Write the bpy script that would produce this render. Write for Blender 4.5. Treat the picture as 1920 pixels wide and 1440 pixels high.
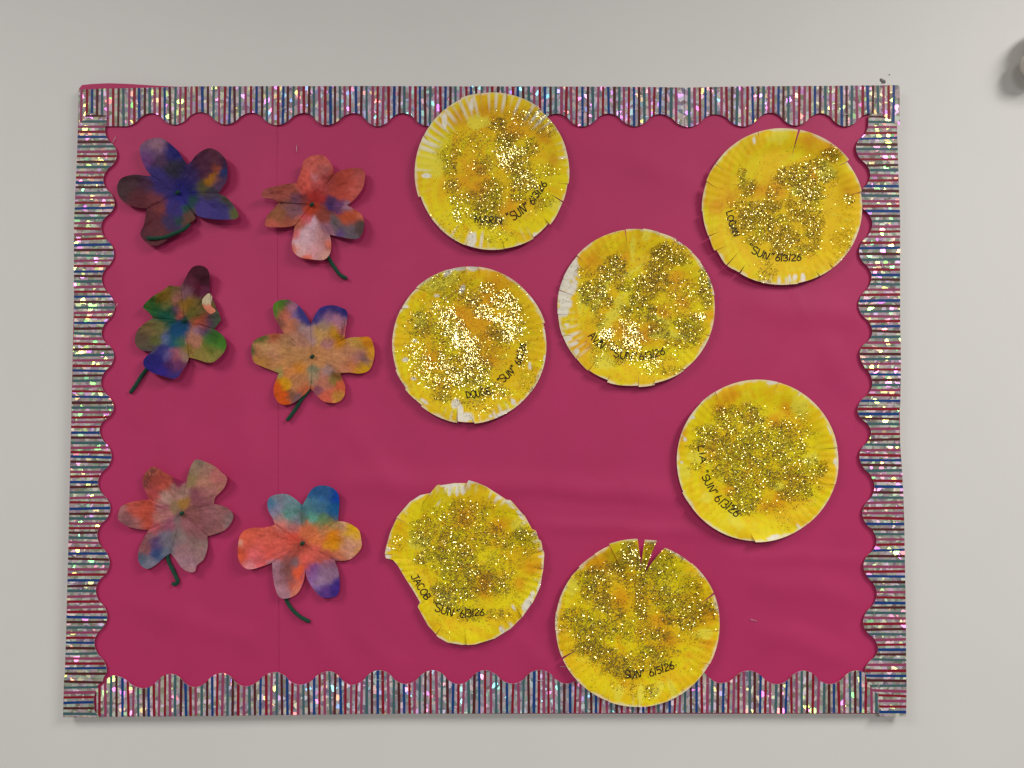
import bpy, math, random
import numpy as np
from mathutils import Vector

for o in list(bpy.data.objects):
    bpy.data.objects.remove(o)
SC = bpy.context.scene
COL = SC.collection
rng = np.random.default_rng(7)
random.seed(7)

# ------------------------------------------------------------------ camera, world, lamps, exposure
Z0 = 1.50                                   # height of the board's centre above the floor
PITCH, YAW = 0.03434, 0.004585
CAM = np.array([0.04345, -1.1276, Z0 - 0.01861])
F = 1442.0
cam = bpy.data.cameras.new('camera')
cam.sensor_width = 36.0
cam.lens = F / 1920 * 36
cam.clip_start = 0.01
cam.clip_end = 200
co = bpy.data.objects.new('camera', cam)
co.location = CAM
co.rotation_euler = (math.pi / 2 + PITCH, 0, YAW)
COL.objects.link(co)
SC.camera = co

w = bpy.data.worlds.new('World')
SC.world = w
w.use_nodes = True
bg = w.node_tree.nodes['Background']
bg.inputs[0].default_value = (1.0, 0.99, 0.975, 1)
bg.inputs[1].default_value = 0.19            # dim indoor surroundings


def ceiling_lamp(x, d, power, sx=0.6, sy=1.2, color=(1.0, 0.98, 0.955)):
    """a fluorescent panel set in the ceiling, facing straight down"""
    l = bpy.data.lights.new('ceiling_panel_light', 'AREA')
    l.shape = 'RECTANGLE'
    l.size, l.size_y = sx, sy
    l.energy = power
    l.color = color
    o = bpy.data.objects.new('ceiling_panel_light', l)
    o.location = (x, -d, Z0 + 1.25)
    COL.objects.link(o)
    return np.array(o.location)


ceiling_lamp(-1.5, 1.7, 30, 0.45, 1.2)
ceiling_lamp(1.55, 1.6, 48, 0.45, 1.2)
LAMP = ceiling_lamp(0.05, 4.2, 95, 1.2, 0.6)

SC.view_settings.view_transform = 'Standard'
SC.view_settings.look = 'None'
SC.view_settings.exposure = 0
SC.view_settings.gamma = 1
ILL = 0.66                                  # light level on the wall, used to turn seen colours into base colours

# ------------------------------------------------------------------ helpers
_cp, _sp = math.cos(PITCH), math.sin(PITCH)
_cy, _sy = math.cos(YAW), math.sin(YAW)


def at(px, py, d):
    """place on the plane d metres in front of the wall that is seen at pixel (px,py) of the 1920x1440 photograph"""
    px = np.asarray(px, float); py = np.asarray(py, float)
    X = (px - 960) / F; Zc = -(py - 720) / F
    Y = _cp - _sp * Zc
    Z = _sp + _cp * Zc
    dx = _cy * X - _sy * Y
    dy = _sy * X + _cy * Y
    t = (-np.asarray(d, float) - CAM[1]) / dy
    return np.stack([CAM[0] + dx * t, CAM[1] + dy * t, CAM[2] + Z * t], -1)


PX = 1.22 / 1552                            # metres per photo pixel on the board


def lin(c):
    c = np.asarray(c, float) / 255
    return np.where(c <= 0.04045, c / 12.92, ((c + 0.055) / 1.055) ** 2.4)


def alb(c):
    return np.clip(lin(c) / ILL, 0.004, 0.9)


def h2(ix, iy, seed):
    n = (ix.astype(np.int64) * 374761393 + iy.astype(np.int64) * 668265263 + seed * 1274126177) & 0x7fffffff
    n = ((n ^ (n >> 13)) * 1274126177) & 0x7fffffff
    n = n ^ (n >> 16)
    return (n & 0xffff) / 65535.0


def vnoise(x, y, seed=0):
    x = np.asarray(x, float); y = np.asarray(y, float)
    ix = np.floor(x); iy = np.floor(y)
    fx = x - ix; fy = y - iy
    fx = fx * fx * (3 - 2 * fx); fy = fy * fy * (3 - 2 * fy)
    a = h2(ix, iy, seed); b = h2(ix + 1, iy, seed); c = h2(ix, iy + 1, seed); d = h2(ix + 1, iy + 1, seed)
    return (a * (1 - fx) + b * fx) * (1 - fy) + (c * (1 - fx) + d * fx) * fy


def fbm(x, y, seed=0, oct=4):
    s = 0; a = 0.5; t = 0
    for k in range(oct):
        s = s + a * vnoise(x * 2 ** k, y * 2 ** k, seed + 17 * k); t += a; a *= 0.5
    return s / t


def sstep(a, b, x):
    t = np.clip((np.asarray(x, float) - a) / (b - a), 0, 1)
    return t * t * (3 - 2 * t)


def catmull(pts, n, closed=False):
    p = np.asarray(pts, float)
    if closed:
        q = np.vstack([p[-1], p, p[:2]])
    else:
        q = np.vstack([2 * p[0] - p[1], p, 2 * p[-1] - p[-2]])
    out = []
    for i in range(len(q) - 3):
        t = np.linspace(0, 1, n, endpoint=False)[:, None]
        a, b, c, d = q[i], q[i + 1], q[i + 2], q[i + 3]
        out.append(0.5 * (2 * b + (c - a) * t + (2 * a - 5 * b + 4 * c - d) * t ** 2 + (3 * b - a - 3 * c + d) * t ** 3))
    out = np.vstack(out)
    if not closed:
        out = np.vstack([out, p[-1]])
    return out


def resample(p, n):
    s = np.concatenate([[0], np.cumsum(np.linalg.norm(np.diff(p, axis=0), axis=1))])
    u = np.linspace(0, s[-1], n)
    return np.stack([np.interp(u, s, p[:, k]) for k in range(p.shape[1])], 1)


def thing(name, label, cat, loc, group=None):
    o = bpy.data.objects.new(name, None)
    o.empty_display_size = 0.02
    o.location = tuple(loc)
    o['label'] = label
    o['category'] = cat
    if group:
        o['group'] = group
    COL.objects.link(o)
    return o


def mesh_obj(name, V, Fc, mats, parent=None, midx=None, col=None, smooth=True, kind=None):
    """V world coordinates; the object sits at its parent's place"""
    V = np.asarray(V, float)
    loc = np.array(parent.location) if parent is not None and parent.type == 'EMPTY' else np.zeros(3)
    me = bpy.data.meshes.new(name)
    Fc = np.asarray(Fc)
    nf, k = Fc.shape
    me.vertices.add(len(V)); me.vertices.foreach_set('co', (V - loc).astype(np.float32).ravel())
    me.loops.add(nf * k); me.loops.foreach_set('vertex_index', Fc.astype(np.int32).ravel())
    me.polygons.add(nf)
    me.polygons.foreach_set('loop_start', np.arange(0, nf * k, k, dtype=np.int32))
    me.polygons.foreach_set('loop_total', np.full(nf, k, dtype=np.int32))
    for m in mats:
        me.materials.append(m)
    if midx is not None:
        me.polygons.foreach_set('material_index', np.asarray(midx, dtype=np.int32))
    me.polygons.foreach_set('use_smooth', np.full(nf, smooth))
    if col is not None:
        a = me.attributes.new('col', 'FLOAT_COLOR', 'POINT')
        c4 = np.ones((len(V), 4), np.float32); c4[:, :3] = col
        a.data.foreach_set('color', c4.ravel())
    me.update(calc_edges=True)
    me.validate()
    o = bpy.data.objects.new(name, me)
    if parent is not None:
        o.parent = parent
    if kind:
        o['kind'] = kind
    COL.objects.link(o)
    return o


def sheet(name, P, thick, mats, parent, col=None, edgecol=None, facemat=None):
    """a sheet of paper: P (m,n,3) front surface, real thickness towards the wall, own edge faces.
    mats = [front, back/edge, ...]; facemat (m-1,n-1) picks another slot for printed areas"""
    m, n = P.shape[:2]
    front = P.reshape(-1, 3)
    back = front + np.array([0, thick, 0])
    I = np.arange(m * n).reshape(m, n)
    q = np.stack([I[:-1, :-1], I[:-1, 1:], I[1:, 1:], I[1:, :-1]], -1).reshape(-1, 4)
    c = P[m // 2, n // 2]
    # orient the front towards the camera (-y)
    a, b, d = front[q[len(q) // 2][0]], front[q[len(q) // 2][1]], front[q[len(q) // 2][3]]
    if np.cross(b - a, d - a)[1] > 0:
        q = q[:, ::-1]
    loop = np.concatenate([I[0, :-1], I[:-1, -1], I[-1, :0:-1], I[:0:-1, 0]])
    L = len(loop); N = m * n
    V = np.vstack([front, back, front[loop], back[loop]])
    e0 = 2 * N + np.arange(L); e1 = 2 * N + (np.arange(L) + 1) % L
    side = np.stack([e0, e1, e1 + L, e0 + L], -1)
    Fc = np.vstack([q, q[:, ::-1] + N, side])
    fm = np.zeros(len(q), int) if facemat is None else np.asarray(facemat).reshape(-1)
    mi = np.concatenate([fm, np.ones(len(q), int), np.ones(L, int)])
    C = None
    if col is not None:
        cf = col.reshape(-1, 3)
        ec = np.tile(edgecol, (L, 1)) if edgecol is not None else cf[loop]
        C = np.vstack([cf, cf, ec, ec])
    return mesh_obj(name, V, Fc, mats, parent, mi, C)


# ------------------------------------------------------------------ materials
def new_mat(name):
    m = bpy.data.materials.new(name)
    m.use_nodes = True
    nt = m.node_tree
    return m, nt, nt.nodes, nt.links, nt.nodes['Principled BSDF']


def bump(nt, bsdf, scale, strength, dist=0.001, detail=4, coord=None):
    N, L = nt.nodes, nt.links
    tc = N.new('ShaderNodeTexCoord')
    nz = N.new('ShaderNodeTexNoise'); nz.inputs['Scale'].default_value = scale; nz.inputs['Detail'].default_value = detail
    b = N.new('ShaderNodeBump'); b.inputs['Strength'].default_value = strength; b.inputs['Distance'].default_value = dist
    L.new(tc.outputs['Object'], nz.inputs['Vector'])
    L.new(nz.outputs['Fac'], b.inputs['Height'])
    L.new(b.outputs['Normal'], bsdf.inputs['Normal'])
    return nz, b


def plain(name, rgb, rough=0.6, metal=0.0, bscale=None, bstr=0.2, bdist=0.001, var=0.0, vscale=30, spec=0.5):
    m, nt, N, L, b = new_mat(name)
    b.inputs['Base Color'].default_value = (*rgb, 1)
    b.inputs['Roughness'].default_value = rough
    b.inputs['Metallic'].default_value = metal
    b.inputs['Specular IOR Level'].default_value = spec
    if var:
        tc = N.new('ShaderNodeTexCoord'); nz = N.new('ShaderNodeTexNoise')
        nz.inputs['Scale'].default_value = vscale; nz.inputs['Detail'].default_value = 5
        mr = N.new('ShaderNodeMapRange'); mr.inputs['From Min'].default_value = 0.3; mr.inputs['From Max'].default_value = 0.7
        mr.inputs['To Min'].default_value = 1 - var; mr.inputs['To Max'].default_value = 1 + var
        mx = N.new('ShaderNodeVectorMath'); mx.operation = 'SCALE'; mx.inputs[0].default_value = rgb
        L.new(tc.outputs['Object'], nz.inputs['Vector']); L.new(nz.outputs['Fac'], mr.inputs['Value'])
        L.new(mr.outputs[0], mx.inputs['Scale']); L.new(mx.outputs[0], b.inputs['Base Color'])
    if bscale:
        bump(nt, b, bscale, bstr, bdist)
    return m


def painted(name, rough, fine, famp, bscale, bstr, bdist, spec=0.4):
    m, nt, N, L, b = new_mat(name)
    at_ = N.new('ShaderNodeAttribute'); at_.attribute_name = 'col'
    tc = N.new('ShaderNodeTexCoord'); nz = N.new('ShaderNodeTexNoise')
    nz.inputs['Scale'].default_value = fine; nz.inputs['Detail'].default_value = 6; nz.inputs['Roughness'].default_value = 0.65
    mr = N.new('ShaderNodeMapRange'); mr.inputs['From Min'].default_value = 0.3; mr.inputs['From Max'].default_value = 0.7
    mr.inputs['To Min'].default_value = 1 - famp; mr.inputs['To Max'].default_value = 1 + famp
    mx = N.new('ShaderNodeVectorMath'); mx.operation = 'SCALE'
    L.new(tc.outputs['Object'], nz.inputs['Vector']); L.new(nz.outputs['Fac'], mr.inputs['Value'])
    L.new(at_.outputs['Color'], mx.inputs[0]); L.new(mr.outputs[0], mx.inputs['Scale'])
    L.new(mx.outputs[0], b.inputs['Base Color'])
    b.inputs['Roughness'].default_value = rough
    b.inputs['Specular IOR Level'].default_value = spec
    bump(nt, b, bscale, bstr, bdist)
    return m


M_WALL = plain('wall_paint', (0.76, 0.74, 0.705), 0.6, bscale=260, bstr=0.12, bdist=0.0006, var=0.012, vscale=6)
M_CARD = plain('white_card', (0.78, 0.77, 0.74), 0.6)
M_CORK = plain('board_core', (0.35, 0.22, 0.12), 0.8, bscale=400, bstr=0.4, var=0.2, vscale=300)
M_PINK = plain('pink_paper', tuple(alb((157, 39, 83))), 0.58, spec=0.32, bscale=90, bstr=0.25, bdist=0.0006, var=0.035, vscale=14)
M_PLATE = painted('plate_paint', 0.6, 60, 0.07, 500, 0.2, 0.0004, 0.22)
M_PLATEBACK = plain('plate_card', (0.8, 0.78, 0.74), 0.6, bscale=300, bstr=0.1)
M_FILTER = painted('dyed_filter_paper', 0.7, 260, 0.16, 420, 0.55, 0.0009, 0.2)
M_STEM = plain('green_chenille', (0.004, 0.058, 0.03), 0.85, var=0.35, vscale=600)
M_INK = plain('black_marker', (0.006, 0.005, 0.005), 0.6, spec=0.2)
M_BROWNINK = plain('brown_ink', (0.11, 0.02, 0.025), 0.6)
M_STEEL = plain('staple_steel', (0.55, 0.53, 0.52), 0.45, 0.4)
M_GREYCHIP = plain('bare_plaster', (0.2, 0.19, 0.18), 0.9, bscale=800, bstr=0.6, var=0.4, vscale=500)


def glitter_mat():
    m, nt, N, L, b = new_mat('gold_glitter')
    g = N.new('ShaderNodeNewGeometry')
    r = N.new('ShaderNodeValToRGB')
    r.color_ramp.elements[0].color = (0.24, 0.19, 0.07, 1)
    r.color_ramp.elements[1].color = (0.55, 0.46, 0.22, 1)
    L.new(g.outputs['Random Per Island'], r.inputs['Fac'])
    L.new(r.outputs['Color'], b.inputs['Base Color'])
    b.inputs['Metallic'].default_value = 1.0
    b.inputs['Roughness'].default_value = 0.07
    return m


M_GLIT = glitter_mat()


def foil_mat():
    m, nt, N, L, b = new_mat('silver_holographic_foil')
    out = N['Material Output']
    tc = N.new('ShaderNodeTexCoord')
    nw = N.new('ShaderNodeTexNoise'); nw.inputs['Scale'].default_value = 150; nw.inputs['Detail'].default_value = 1
    wa = N.new('ShaderNodeVectorMath'); wa.operation = 'SCALE'; wa.inputs['Scale'].default_value = 0.004
    ad = N.new('ShaderNodeVectorMath'); ad.operation = 'ADD'
    L.new(tc.outputs['Object'], nw.inputs['Vector']); L.new(nw.outputs['Color'], wa.inputs[0])
    L.new(tc.outputs['Object'], ad.inputs[0]); L.new(wa.outputs[0], ad.inputs[1])
    vo = N.new('ShaderNodeTexVoronoi'); vo.inputs['Scale'].default_value = 165
    L.new(ad.outputs[0], vo.inputs['Vector'])
    # each facet leans its own way
    sub = N.new('ShaderNodeVectorMath'); sub.operation = 'SUBTRACT'; sub.inputs[1].default_value = (0.5, 0.5, 0.5)
    mul = N.new('ShaderNodeVectorMath'); mul.operation = 'MULTIPLY'; mul.inputs[1].default_value = (0.95, 0.0, 0.95)
    geo = N.new('ShaderNodeNewGeometry')
    add = N.new('ShaderNodeVectorMath'); add.operation = 'ADD'
    nor = N.new('ShaderNodeVectorMath'); nor.operation = 'NORMALIZE'
    L.new(vo.outputs['Color'], sub.inputs[0]); L.new(sub.outputs[0], mul.inputs[0])
    L.new(geo.outputs['Normal'], add.inputs[0]); L.new(mul.outputs[0], add.inputs[1]); L.new(add.outputs[0], nor.inputs[0])
    sx = N.new('ShaderNodeSeparateColor'); L.new(vo.outputs['Color'], sx.inputs[0])
    # second random per facet for its diffraction hue
    wn = N.new('ShaderNodeTexWhiteNoise'); wn.noise_dimensions = '3D'; L.new(vo.outputs['Color'], wn.inputs['Vector'])
    hs = N.new('ShaderNodeCombineColor'); hs.mode = 'HSV'
    hs.inputs[1].default_value = 0.86; hs.inputs[2].default_value = 1.0
    sp = N.new('ShaderNodeSeparateXYZ'); L.new(tc.outputs['Object'], sp.inputs[0])   # rainbow sheen put into the colour: hue follows sideways distance from board centre
    ab = N.new('ShaderNodeMath'); ab.operation = 'ABSOLUTE'; L.new(sp.outputs[0], ab.inputs[0])
    ph = N.new('ShaderNodeMath'); ph.operation = 'MULTIPLY_ADD'; ph.inputs[1].default_value = 0.70; ph.inputs[2].default_value = 0.36
    rh = N.new('ShaderNodeMath'); rh.operation = 'MULTIPLY_ADD'; rh.inputs[1].default_value = 0.62
    fr = N.new('ShaderNodeMath'); fr.operation = 'FRACT'
    L.new(ab.outputs[0], ph.inputs[0]); L.new(wn.outputs['Value'], rh.inputs[0]); L.new(ph.outputs[0], rh.inputs[2])
    L.new(rh.outputs[0], fr.inputs[0]); L.new(fr.outputs[0], hs.inputs[0])
    # silver body
    gr = N.new('ShaderNodeMapRange'); gr.inputs['To Min'].default_value = 0.36; gr.inputs['To Max'].default_value = 0.86
    sw = N.new('ShaderNodeSeparateColor'); L.new(wn.outputs['Color'], sw.inputs[0]); L.new(sw.outputs[1], gr.inputs['Value'])
    cc = N.new('ShaderNodeVectorMath'); cc.operation = 'SCALE'; cc.inputs[0].default_value = (1.0, 0.97, 0.93)
    L.new(gr.outputs[0], cc.inputs['Scale']); L.new(cc.outputs[0], b.inputs['Base Color'])
    b.inputs['Metallic'].default_value = 0.30; b.inputs['Roughness'].default_value = 0.5
    L.new(nor.outputs[0], b.inputs['Normal'])
    gl = N.new('ShaderNodeBsdfGlossy'); gl.inputs['Roughness'].default_value = 0.21
    L.new(hs.outputs[0], gl.inputs['Color']); L.new(nor.outputs[0], gl.inputs['Normal'])
    mx = N.new('ShaderNodeMixShader'); mx.inputs[0].default_value = 0.32
    L.new(b.outputs[0], mx.inputs[1]); L.new(gl.outputs[0], mx.inputs[2]); L.new(mx.outputs[0], out.inputs['Surface'])
    return m


M_FOIL = foil_mat()
INKS = [plain('printed_stripe_' + n, tuple(alb(c)), 0.55, spec=0.25) for n, c in
        (('red', (116, 12, 32)), ('blue', (14, 50, 104)), ('brown', (70, 26, 28)), ('teal', (54, 82, 86)), ('mauve', (128, 54, 82)))]

# ------------------------------------------------------------------ wall
def wall():
    g = 40
    V = np.array([(-4, 0, 0), (4, 0, 0), (4, 0, 3.2), (-4, 0, 3.2), (-4, .12, 0), (4, .12, 0), (4, .12, 3.2), (-4, .12, 3.2)], float)
    Fc = [(0, 1, 2, 3), (5, 4, 7, 6), (4, 0, 3, 7), (1, 5, 6, 2), (3, 2, 6, 7), (4, 5, 1, 0)]
    o = mesh_obj('wall', V, Fc, [M_WALL], smooth=False)
    o['kind'] = 'structure'
    # a small chip in the paint above the board's right end
    for (cx, cy, r, nm) in ((1656, 152.5, 4.6, 'paint_chip'), (1652, 149, 2.6, 'paint_chip'), (1668, 140, 1.2, 'paint_chip')):
        th = np.linspace(0, 2 * math.pi, 14, endpoint=False)
        rr = r * (0.7 + 0.5 * rng.random(14))
        outer = at(cx + rr * np.cos(th), cy + rr * np.sin(th), 0.0004)
        mid = at(cx + .6 * rr * np.cos(th), cy + .6 * rr * np.sin(th), 0.0012)
        base = at(cx + rr * np.cos(th), cy + rr * np.sin(th), -0.0005)
        V = np.vstack([base, outer, mid, at([cx], [cy], 0.0008)])
        k = 14; i = np.arange(k); j = (i + 1) % k
        Fc = np.vstack([np.stack([i, j, j + k, i + k], 1), np.stack([i + k, j + k, j + 2 * k, i + 2 * k], 1),
                        np.stack([i + 2 * k, j + 2 * k, np.full(k, 3 * k), np.full(k, 3 * k)], 1)[:, [0, 1, 2, 2]]])
        Vt = V
        tri = []
        for f in Fc:
            f = list(f)
            if f[2] == f[3]:
                tri.append(f[:3])
            else:
                tri += [[f[0], f[1], f[2]], [f[0], f[2], f[3]]]
        mesh_obj(nm, Vt, np.array(tri), [M_GREYCHIP], o)
    return o


WALL = wall()

# ------------------------------------------------------------------ bulletin board
D_PANEL = 0.0105
board = thing('bulletin_board', 'bulletin board covered in pink paper with a scalloped silver striped border', 'bulletin board',
              at(910, 755, 0.0))


def panel():
    a = at(np.array([156, 1680, 1692, 126]), np.array([170, 166, 1336, 1338]), D_PANEL)
    b = a.copy(); b[:, 1] = -0.0002
    V = np.vstack([a, b])
    Fc = [(0, 3, 2, 1), (4, 5, 6, 7), (0, 1, 5, 4), (1, 2, 6, 5), (2, 3, 7, 6), (3, 0, 4, 7)]
    mesh_obj('board_panel', V, Fc, [M_CORK], board, smooth=False)


panel()

RIDGES = [  # soft folds in the paper: x0,y0,x1,y1, half width, height mm
    (640, 905, 1280, 930, 26, 1.3), (1010, 985, 1330, 1000, 14, 0.8), (880, 940, 1230, 955, 18, -0.9),
    (560, 1120, 640, 1260, 30, 1.3), (345, 1090, 350, 1260, 22, 1.0), (520, 300, 490, 470, 22, 0.9), (455, 240, 445, 520, 30, -1.0),
    (1050, 240, 1290, 330, 30, 1.0), (690, 250, 720, 480, 26, 0.9), (1400, 560, 1620, 600, 30, 1.2), (1540, 640, 1620, 760, 26, 1.0),
    (1390, 1080, 1640, 1130, 30, 1.2), (1420, 1180, 1600, 1240, 22, 0.9), (1510, 1165, 1620, 1210, 10, -0.6), (650, 800, 730, 900, 24, 0.8),
    (230, 470, 250, 800, 26, 0.8), (430, 560, 470, 900, 34, 1.1), (250, 1130, 500, 1210, 26, 0.9), (1050, 480, 1060, 900, 50, 1.2),
    (660, 1180, 760, 1270, 22, 0.9), (960, 1190, 1040, 1270, 16, 0.8), (1480, 520, 1510, 580, 7, 0.7), (1370, 1040, 1640, 1052, 14, 0.7)]


def wrinkle(x, y):
    z = 0.0016 * (fbm(x / 240, y / 240, 3, 3) - 0.5) + 0.0006 * (fbm(x / 60, y / 60, 9, 3) - .5)
    for (x0, y0, x1, y1, wd, h) in RIDGES:
        L = math.hypot(x1 - x0, y1 - y0); ux, uy = (x1 - x0) / L, (y1 - y0) / L
        s = (x - x0) * ux + (y - y0) * uy; q = -(x - x0) * uy + (y - y0) * ux
        q = q + 14 * (vnoise(s / 70, s * 0, int(x0)) - .5)
        z = z + 0.0017 * h * np.exp(-(q / wd) ** 2) * sstep(-60, 60, s) * (1 - sstep(L - 60, L + 60, s))
    return z


def paper(xl, xr, yt, yb, d, thick=0.0003):
    m, n = 150, max(60, int((np.mean(xr) - np.mean(xl)) / 8))
    v = np.linspace(0, 1, m)[:, None]; u = np.linspace(0, 1, n)[None, :]
    L = xl[0] + (xl[1] - xl[0]) * v; R = xr[0] + (xr[1] - xr[0]) * v
    x = L + (R - L) * u
    top = yt(x) if callable(yt) else yt + 0 * x
    bot = yb + 0 * x
    y = top + (bot - top) * v
    edge = np.minimum(np.minimum(u, 1 - u) * 12, 1) * np.minimum(np.minimum(v, 1 - v) * 12, 1)
    dd = d + np.maximum(wrinkle(x, y), -0.0004) * np.clip(edge, 0, 1) + 0.0004
    sheet('backing_paper', at(x, y, dd), thick, [M_PINK, M_PINK], board)


def top_left(x):       # the paper pokes out above the border at this end
    return np.interp(x, [148, 153, 175, 205, 245, 300, 345, 380], [167, 159.5, 157.2, 156, 157.5, 161, 163, 168])


paper((147.5, 121), (519, 523), top_left, 1340, 0.0116)
paper((500, 500), (1681, 1693), 168, 1338, 0.0110)

# ---- border strips
SEQ = 'RBNTMRBNTMRNTMRBNTMRBNTMRMRBNTMRBNTM'
IDX = {'R': 0, 'B': 1, 'N': 2, 'T': 3, 'M': 4}


def cos_interp(s, e):
    e = np.asarray(e, float)
    xs, ys = e[:, 0], e[:, 1]
    i = np.clip(np.searchsorted(xs, s, 'right') - 1, 0, len(xs) - 2)
    t = np.clip((s - xs[i]) / (xs[i + 1] - xs[i]), 0, 1)
    v = np.cos(math.pi * t)
    v = np.sign(v) * np.abs(v) ** 0.78                      # rounder lobes than a plain wave
    return ys[i] + (ys[i + 1] - ys[i]) * (0.5 - 0.5 * v)


def strip(vertical, outer, inner, s0, s1, d, seq0, pitch=9.72, rev=False, lift=0.0):
    outer = np.asarray(outer, float)
    cols = []      # (s at outer edge, s at inner edge, colour slot of the interval that follows)
    s = s0 + 3.0; k = seq0
    cols.append((s0, s0, 0))
    while s < s1 - 9:
        wd = 4.9 + rng.uniform(-0.5, 0.6); sl = rng.normal(0, 0.45)
        slot = 2 + IDX[SEQ[(-k if rev else k) % len(SEQ)]]
        for f in (0, 0.5):
            cols.append((s - sl + wd * f, s + sl + wd * f, slot))
        gap = pitch - wd + rng.uniform(-1.0, 1.2)
        for f in (0, 0.5):
            cols.append((s - sl + wd + gap * f, s + sl + wd + gap * f, 0))
        s += wd + gap; k += 1
    cols.append((s1, s1, 0))
    c = np.array([(a, b) for a, b, _ in cols])
    sl = np.array([m for _, _, m in cols])[:-1]
    keep = np.concatenate([[True], np.diff(np.maximum.accumulate(c[:, 0])) > 0.05])
    rows = np.linspace(0, 1, 6)
    oo = np.interp(c[:, 0], outer[:, 0], outer[:, 1]) + 0.35 * (vnoise(c[:, 0] / 40, 0 * c[:, 0], 5) - .5)
    ii = cos_interp(c[:, 1], inner)
    S = c[:, 0][None] + (c[:, 1] - c[:, 0])[None] * rows[:, None] + 0.5 * (vnoise(np.arange(len(c))[None] * .7 + 0 * rows[:, None], rows[:, None] * 2.5, seq0 + 3) - .5)
    S[:, 0] = s0; S[:, -1] = s1
    A = oo[None] + (ii - oo)[None] * rows[:, None]
    wave = 0.0007 * (fbm(S / 90, A / 200, seq0, 2) - .5) + 0.0006 * (fbm(S / 400, 0 * S, seq0 + 1, 2) - .5) + 0.0006 * rows[:, None] ** 2 * vnoise(S / 45, 0 * S, seq0 + 8)
    x, y = (A, S) if vertical else (S, A)
    sheet('border_strip', at(x, y, d + 0.0012 + wave + lift), 0.0005, [M_FOIL, M_CARD] + INKS, board,
          facemat=np.tile(sl, (len(rows) - 1, 1)))


D_B = 0.0135
T_IN = [(140, 237), (156, 237), (190, 236.5), (235, 236.5), (283.5, 212), (327, 233.6), (375.6, 210), (423, 233), (471.8, 211), (518, 234.3), (570.6, 211.5), (611, 234.5), (664.4, 211.7),
        (707.7, 236.5), (755, 211.8), (802, 236), (850, 212), (898, 236), (946, 212), (994, 237), (1043.5, 212.8), (1092, 237), (1141, 212.7), (1190.8, 236.8),
        (1237, 213.6), (1291, 238), (1341, 214), (1394, 237), (1445.4, 211), (1491.5, 235.4), (1539, 212), (1585, 236.8), (1632, 213), (1660, 232), (1690, 233)]
T_OUT = [(130, 168.3), (149, 167.6), (365, 161.9), (660, 161.2), (1160, 162.6), (1284, 164), (1400, 162), (1690, 159.6)]
strip(False, T_OUT, T_IN, 147, 1283, D_B, 4)
strip(False, T_OUT, T_IN, 1276, 1687, D_B - 0.0006, 2)
L_IN = [(205, 160), (212, 171), (218, 200), (245, 196.7), (289.4, 219), (336.7, 193.3), (381, 214.7), (425.6, 189.2), (475.6, 213.6), (522.8, 190.6), (575.6, 215), (625, 190), (666.7, 213.6),
        (716.7, 189), (764, 212.8), (805.6, 186.4), (855.6, 209), (905.6, 183.6), (952.8, 206.7), (1002.8, 182), (1055.6, 205.3), (1108, 179.4), (1155.6, 201), (1205.6, 176.7),
        (1258, 200), (1276, 193), (1288, 182), (1312, 175.5), (1330, 176.5), (1347, 186)]
L_OUT = [(205, 165), (218, 161), (236, 146), (300, 143.9), (420, 138.7), (600, 138.6), (740, 135), (950, 130), (1186, 124), (1267, 121.5), (1268, 120), (1310, 118.8), (1347, 118)]
strip(True, L_OUT, L_IN, 212, 1272, D_B + 0.0009, 2, 9.5)
strip(True, L_OUT, L_IN, 1264, 1345, D_B + 0.0001, 1, 9.9)
R_IN = [(205, 1660), (212, 1640), (215, 1629), (233, 1628.3), (277.8, 1605.3), (327.8, 1632), (372, 1610.8), (419.4, 1635.8), (472, 1611), (519.4, 1634.4), (572, 1610), (621.7, 1635.8), (663.3, 1612.2),
        (719, 1635.8), (769, 1608), (810.6, 1633.6), (855, 1611.7), (913, 1640), (963, 1617.2), (1013.9, 1643.6), (1061, 1619.2), (1113.9, 1644.2), (1166.7, 1618.6), (1216.7, 1646.4),
        (1258, 1622), (1276, 1625), (1292, 1635), (1304, 1647), (1335, 1648), (1350, 1652)]
R_OUT = [(205, 1644), (213, 1650), (233, 1681.7), (339, 1685), (405, 1687.8), (600, 1687.8), (677, 1689.4), (765, 1688), (768, 1685.8), (816, 1687), (927, 1694), (980, 1695.6), (1117, 1698), (1283, 1699.7), (1347, 1699)]
strip(True, R_OUT, R_IN, 213.5, 769, D_B + 0.0009, 2, 9.8)
strip(True, R_OUT, R_IN, 761, 1343.5, D_B + 0.0012, 5, 9.8)
B_IN = [(170, 1304), (180, 1291), (213, 1266.8), (268.5, 1290.6), (320, 1263.5), (364.6, 1288.5), (416, 1262), (459.4, 1287), (516, 1260.3), (562.3, 1284), (616.5, 1258.7), (660, 1284), (711.3, 1256.8),
        (760, 1282.5), (811.5, 1256.8), (860, 1283), (909, 1256.8), (960.5, 1282), (1012, 1256), (1063, 1282), (1110, 1256), (1160, 1282), (1206, 1256), (1255, 1282), (1305, 1257), (1352.5, 1281), (1404, 1257.6),
        (1456.8, 1283), (1507, 1257.6), (1555.7, 1283), (1607, 1257.3), (1655, 1283)]
B_OUT = [(150, 1346), (190, 1344), (381, 1342.6), (624, 1339.4), (750, 1338), (1144, 1336.8), (1330, 1336.4), (1460, 1337.4), (1640, 1336.7), (1670, 1337)]
strip(False, B_OUT, B_IN, 181, 1650, D_B + 0.0005, 0, 9.85, rev=True)


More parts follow.
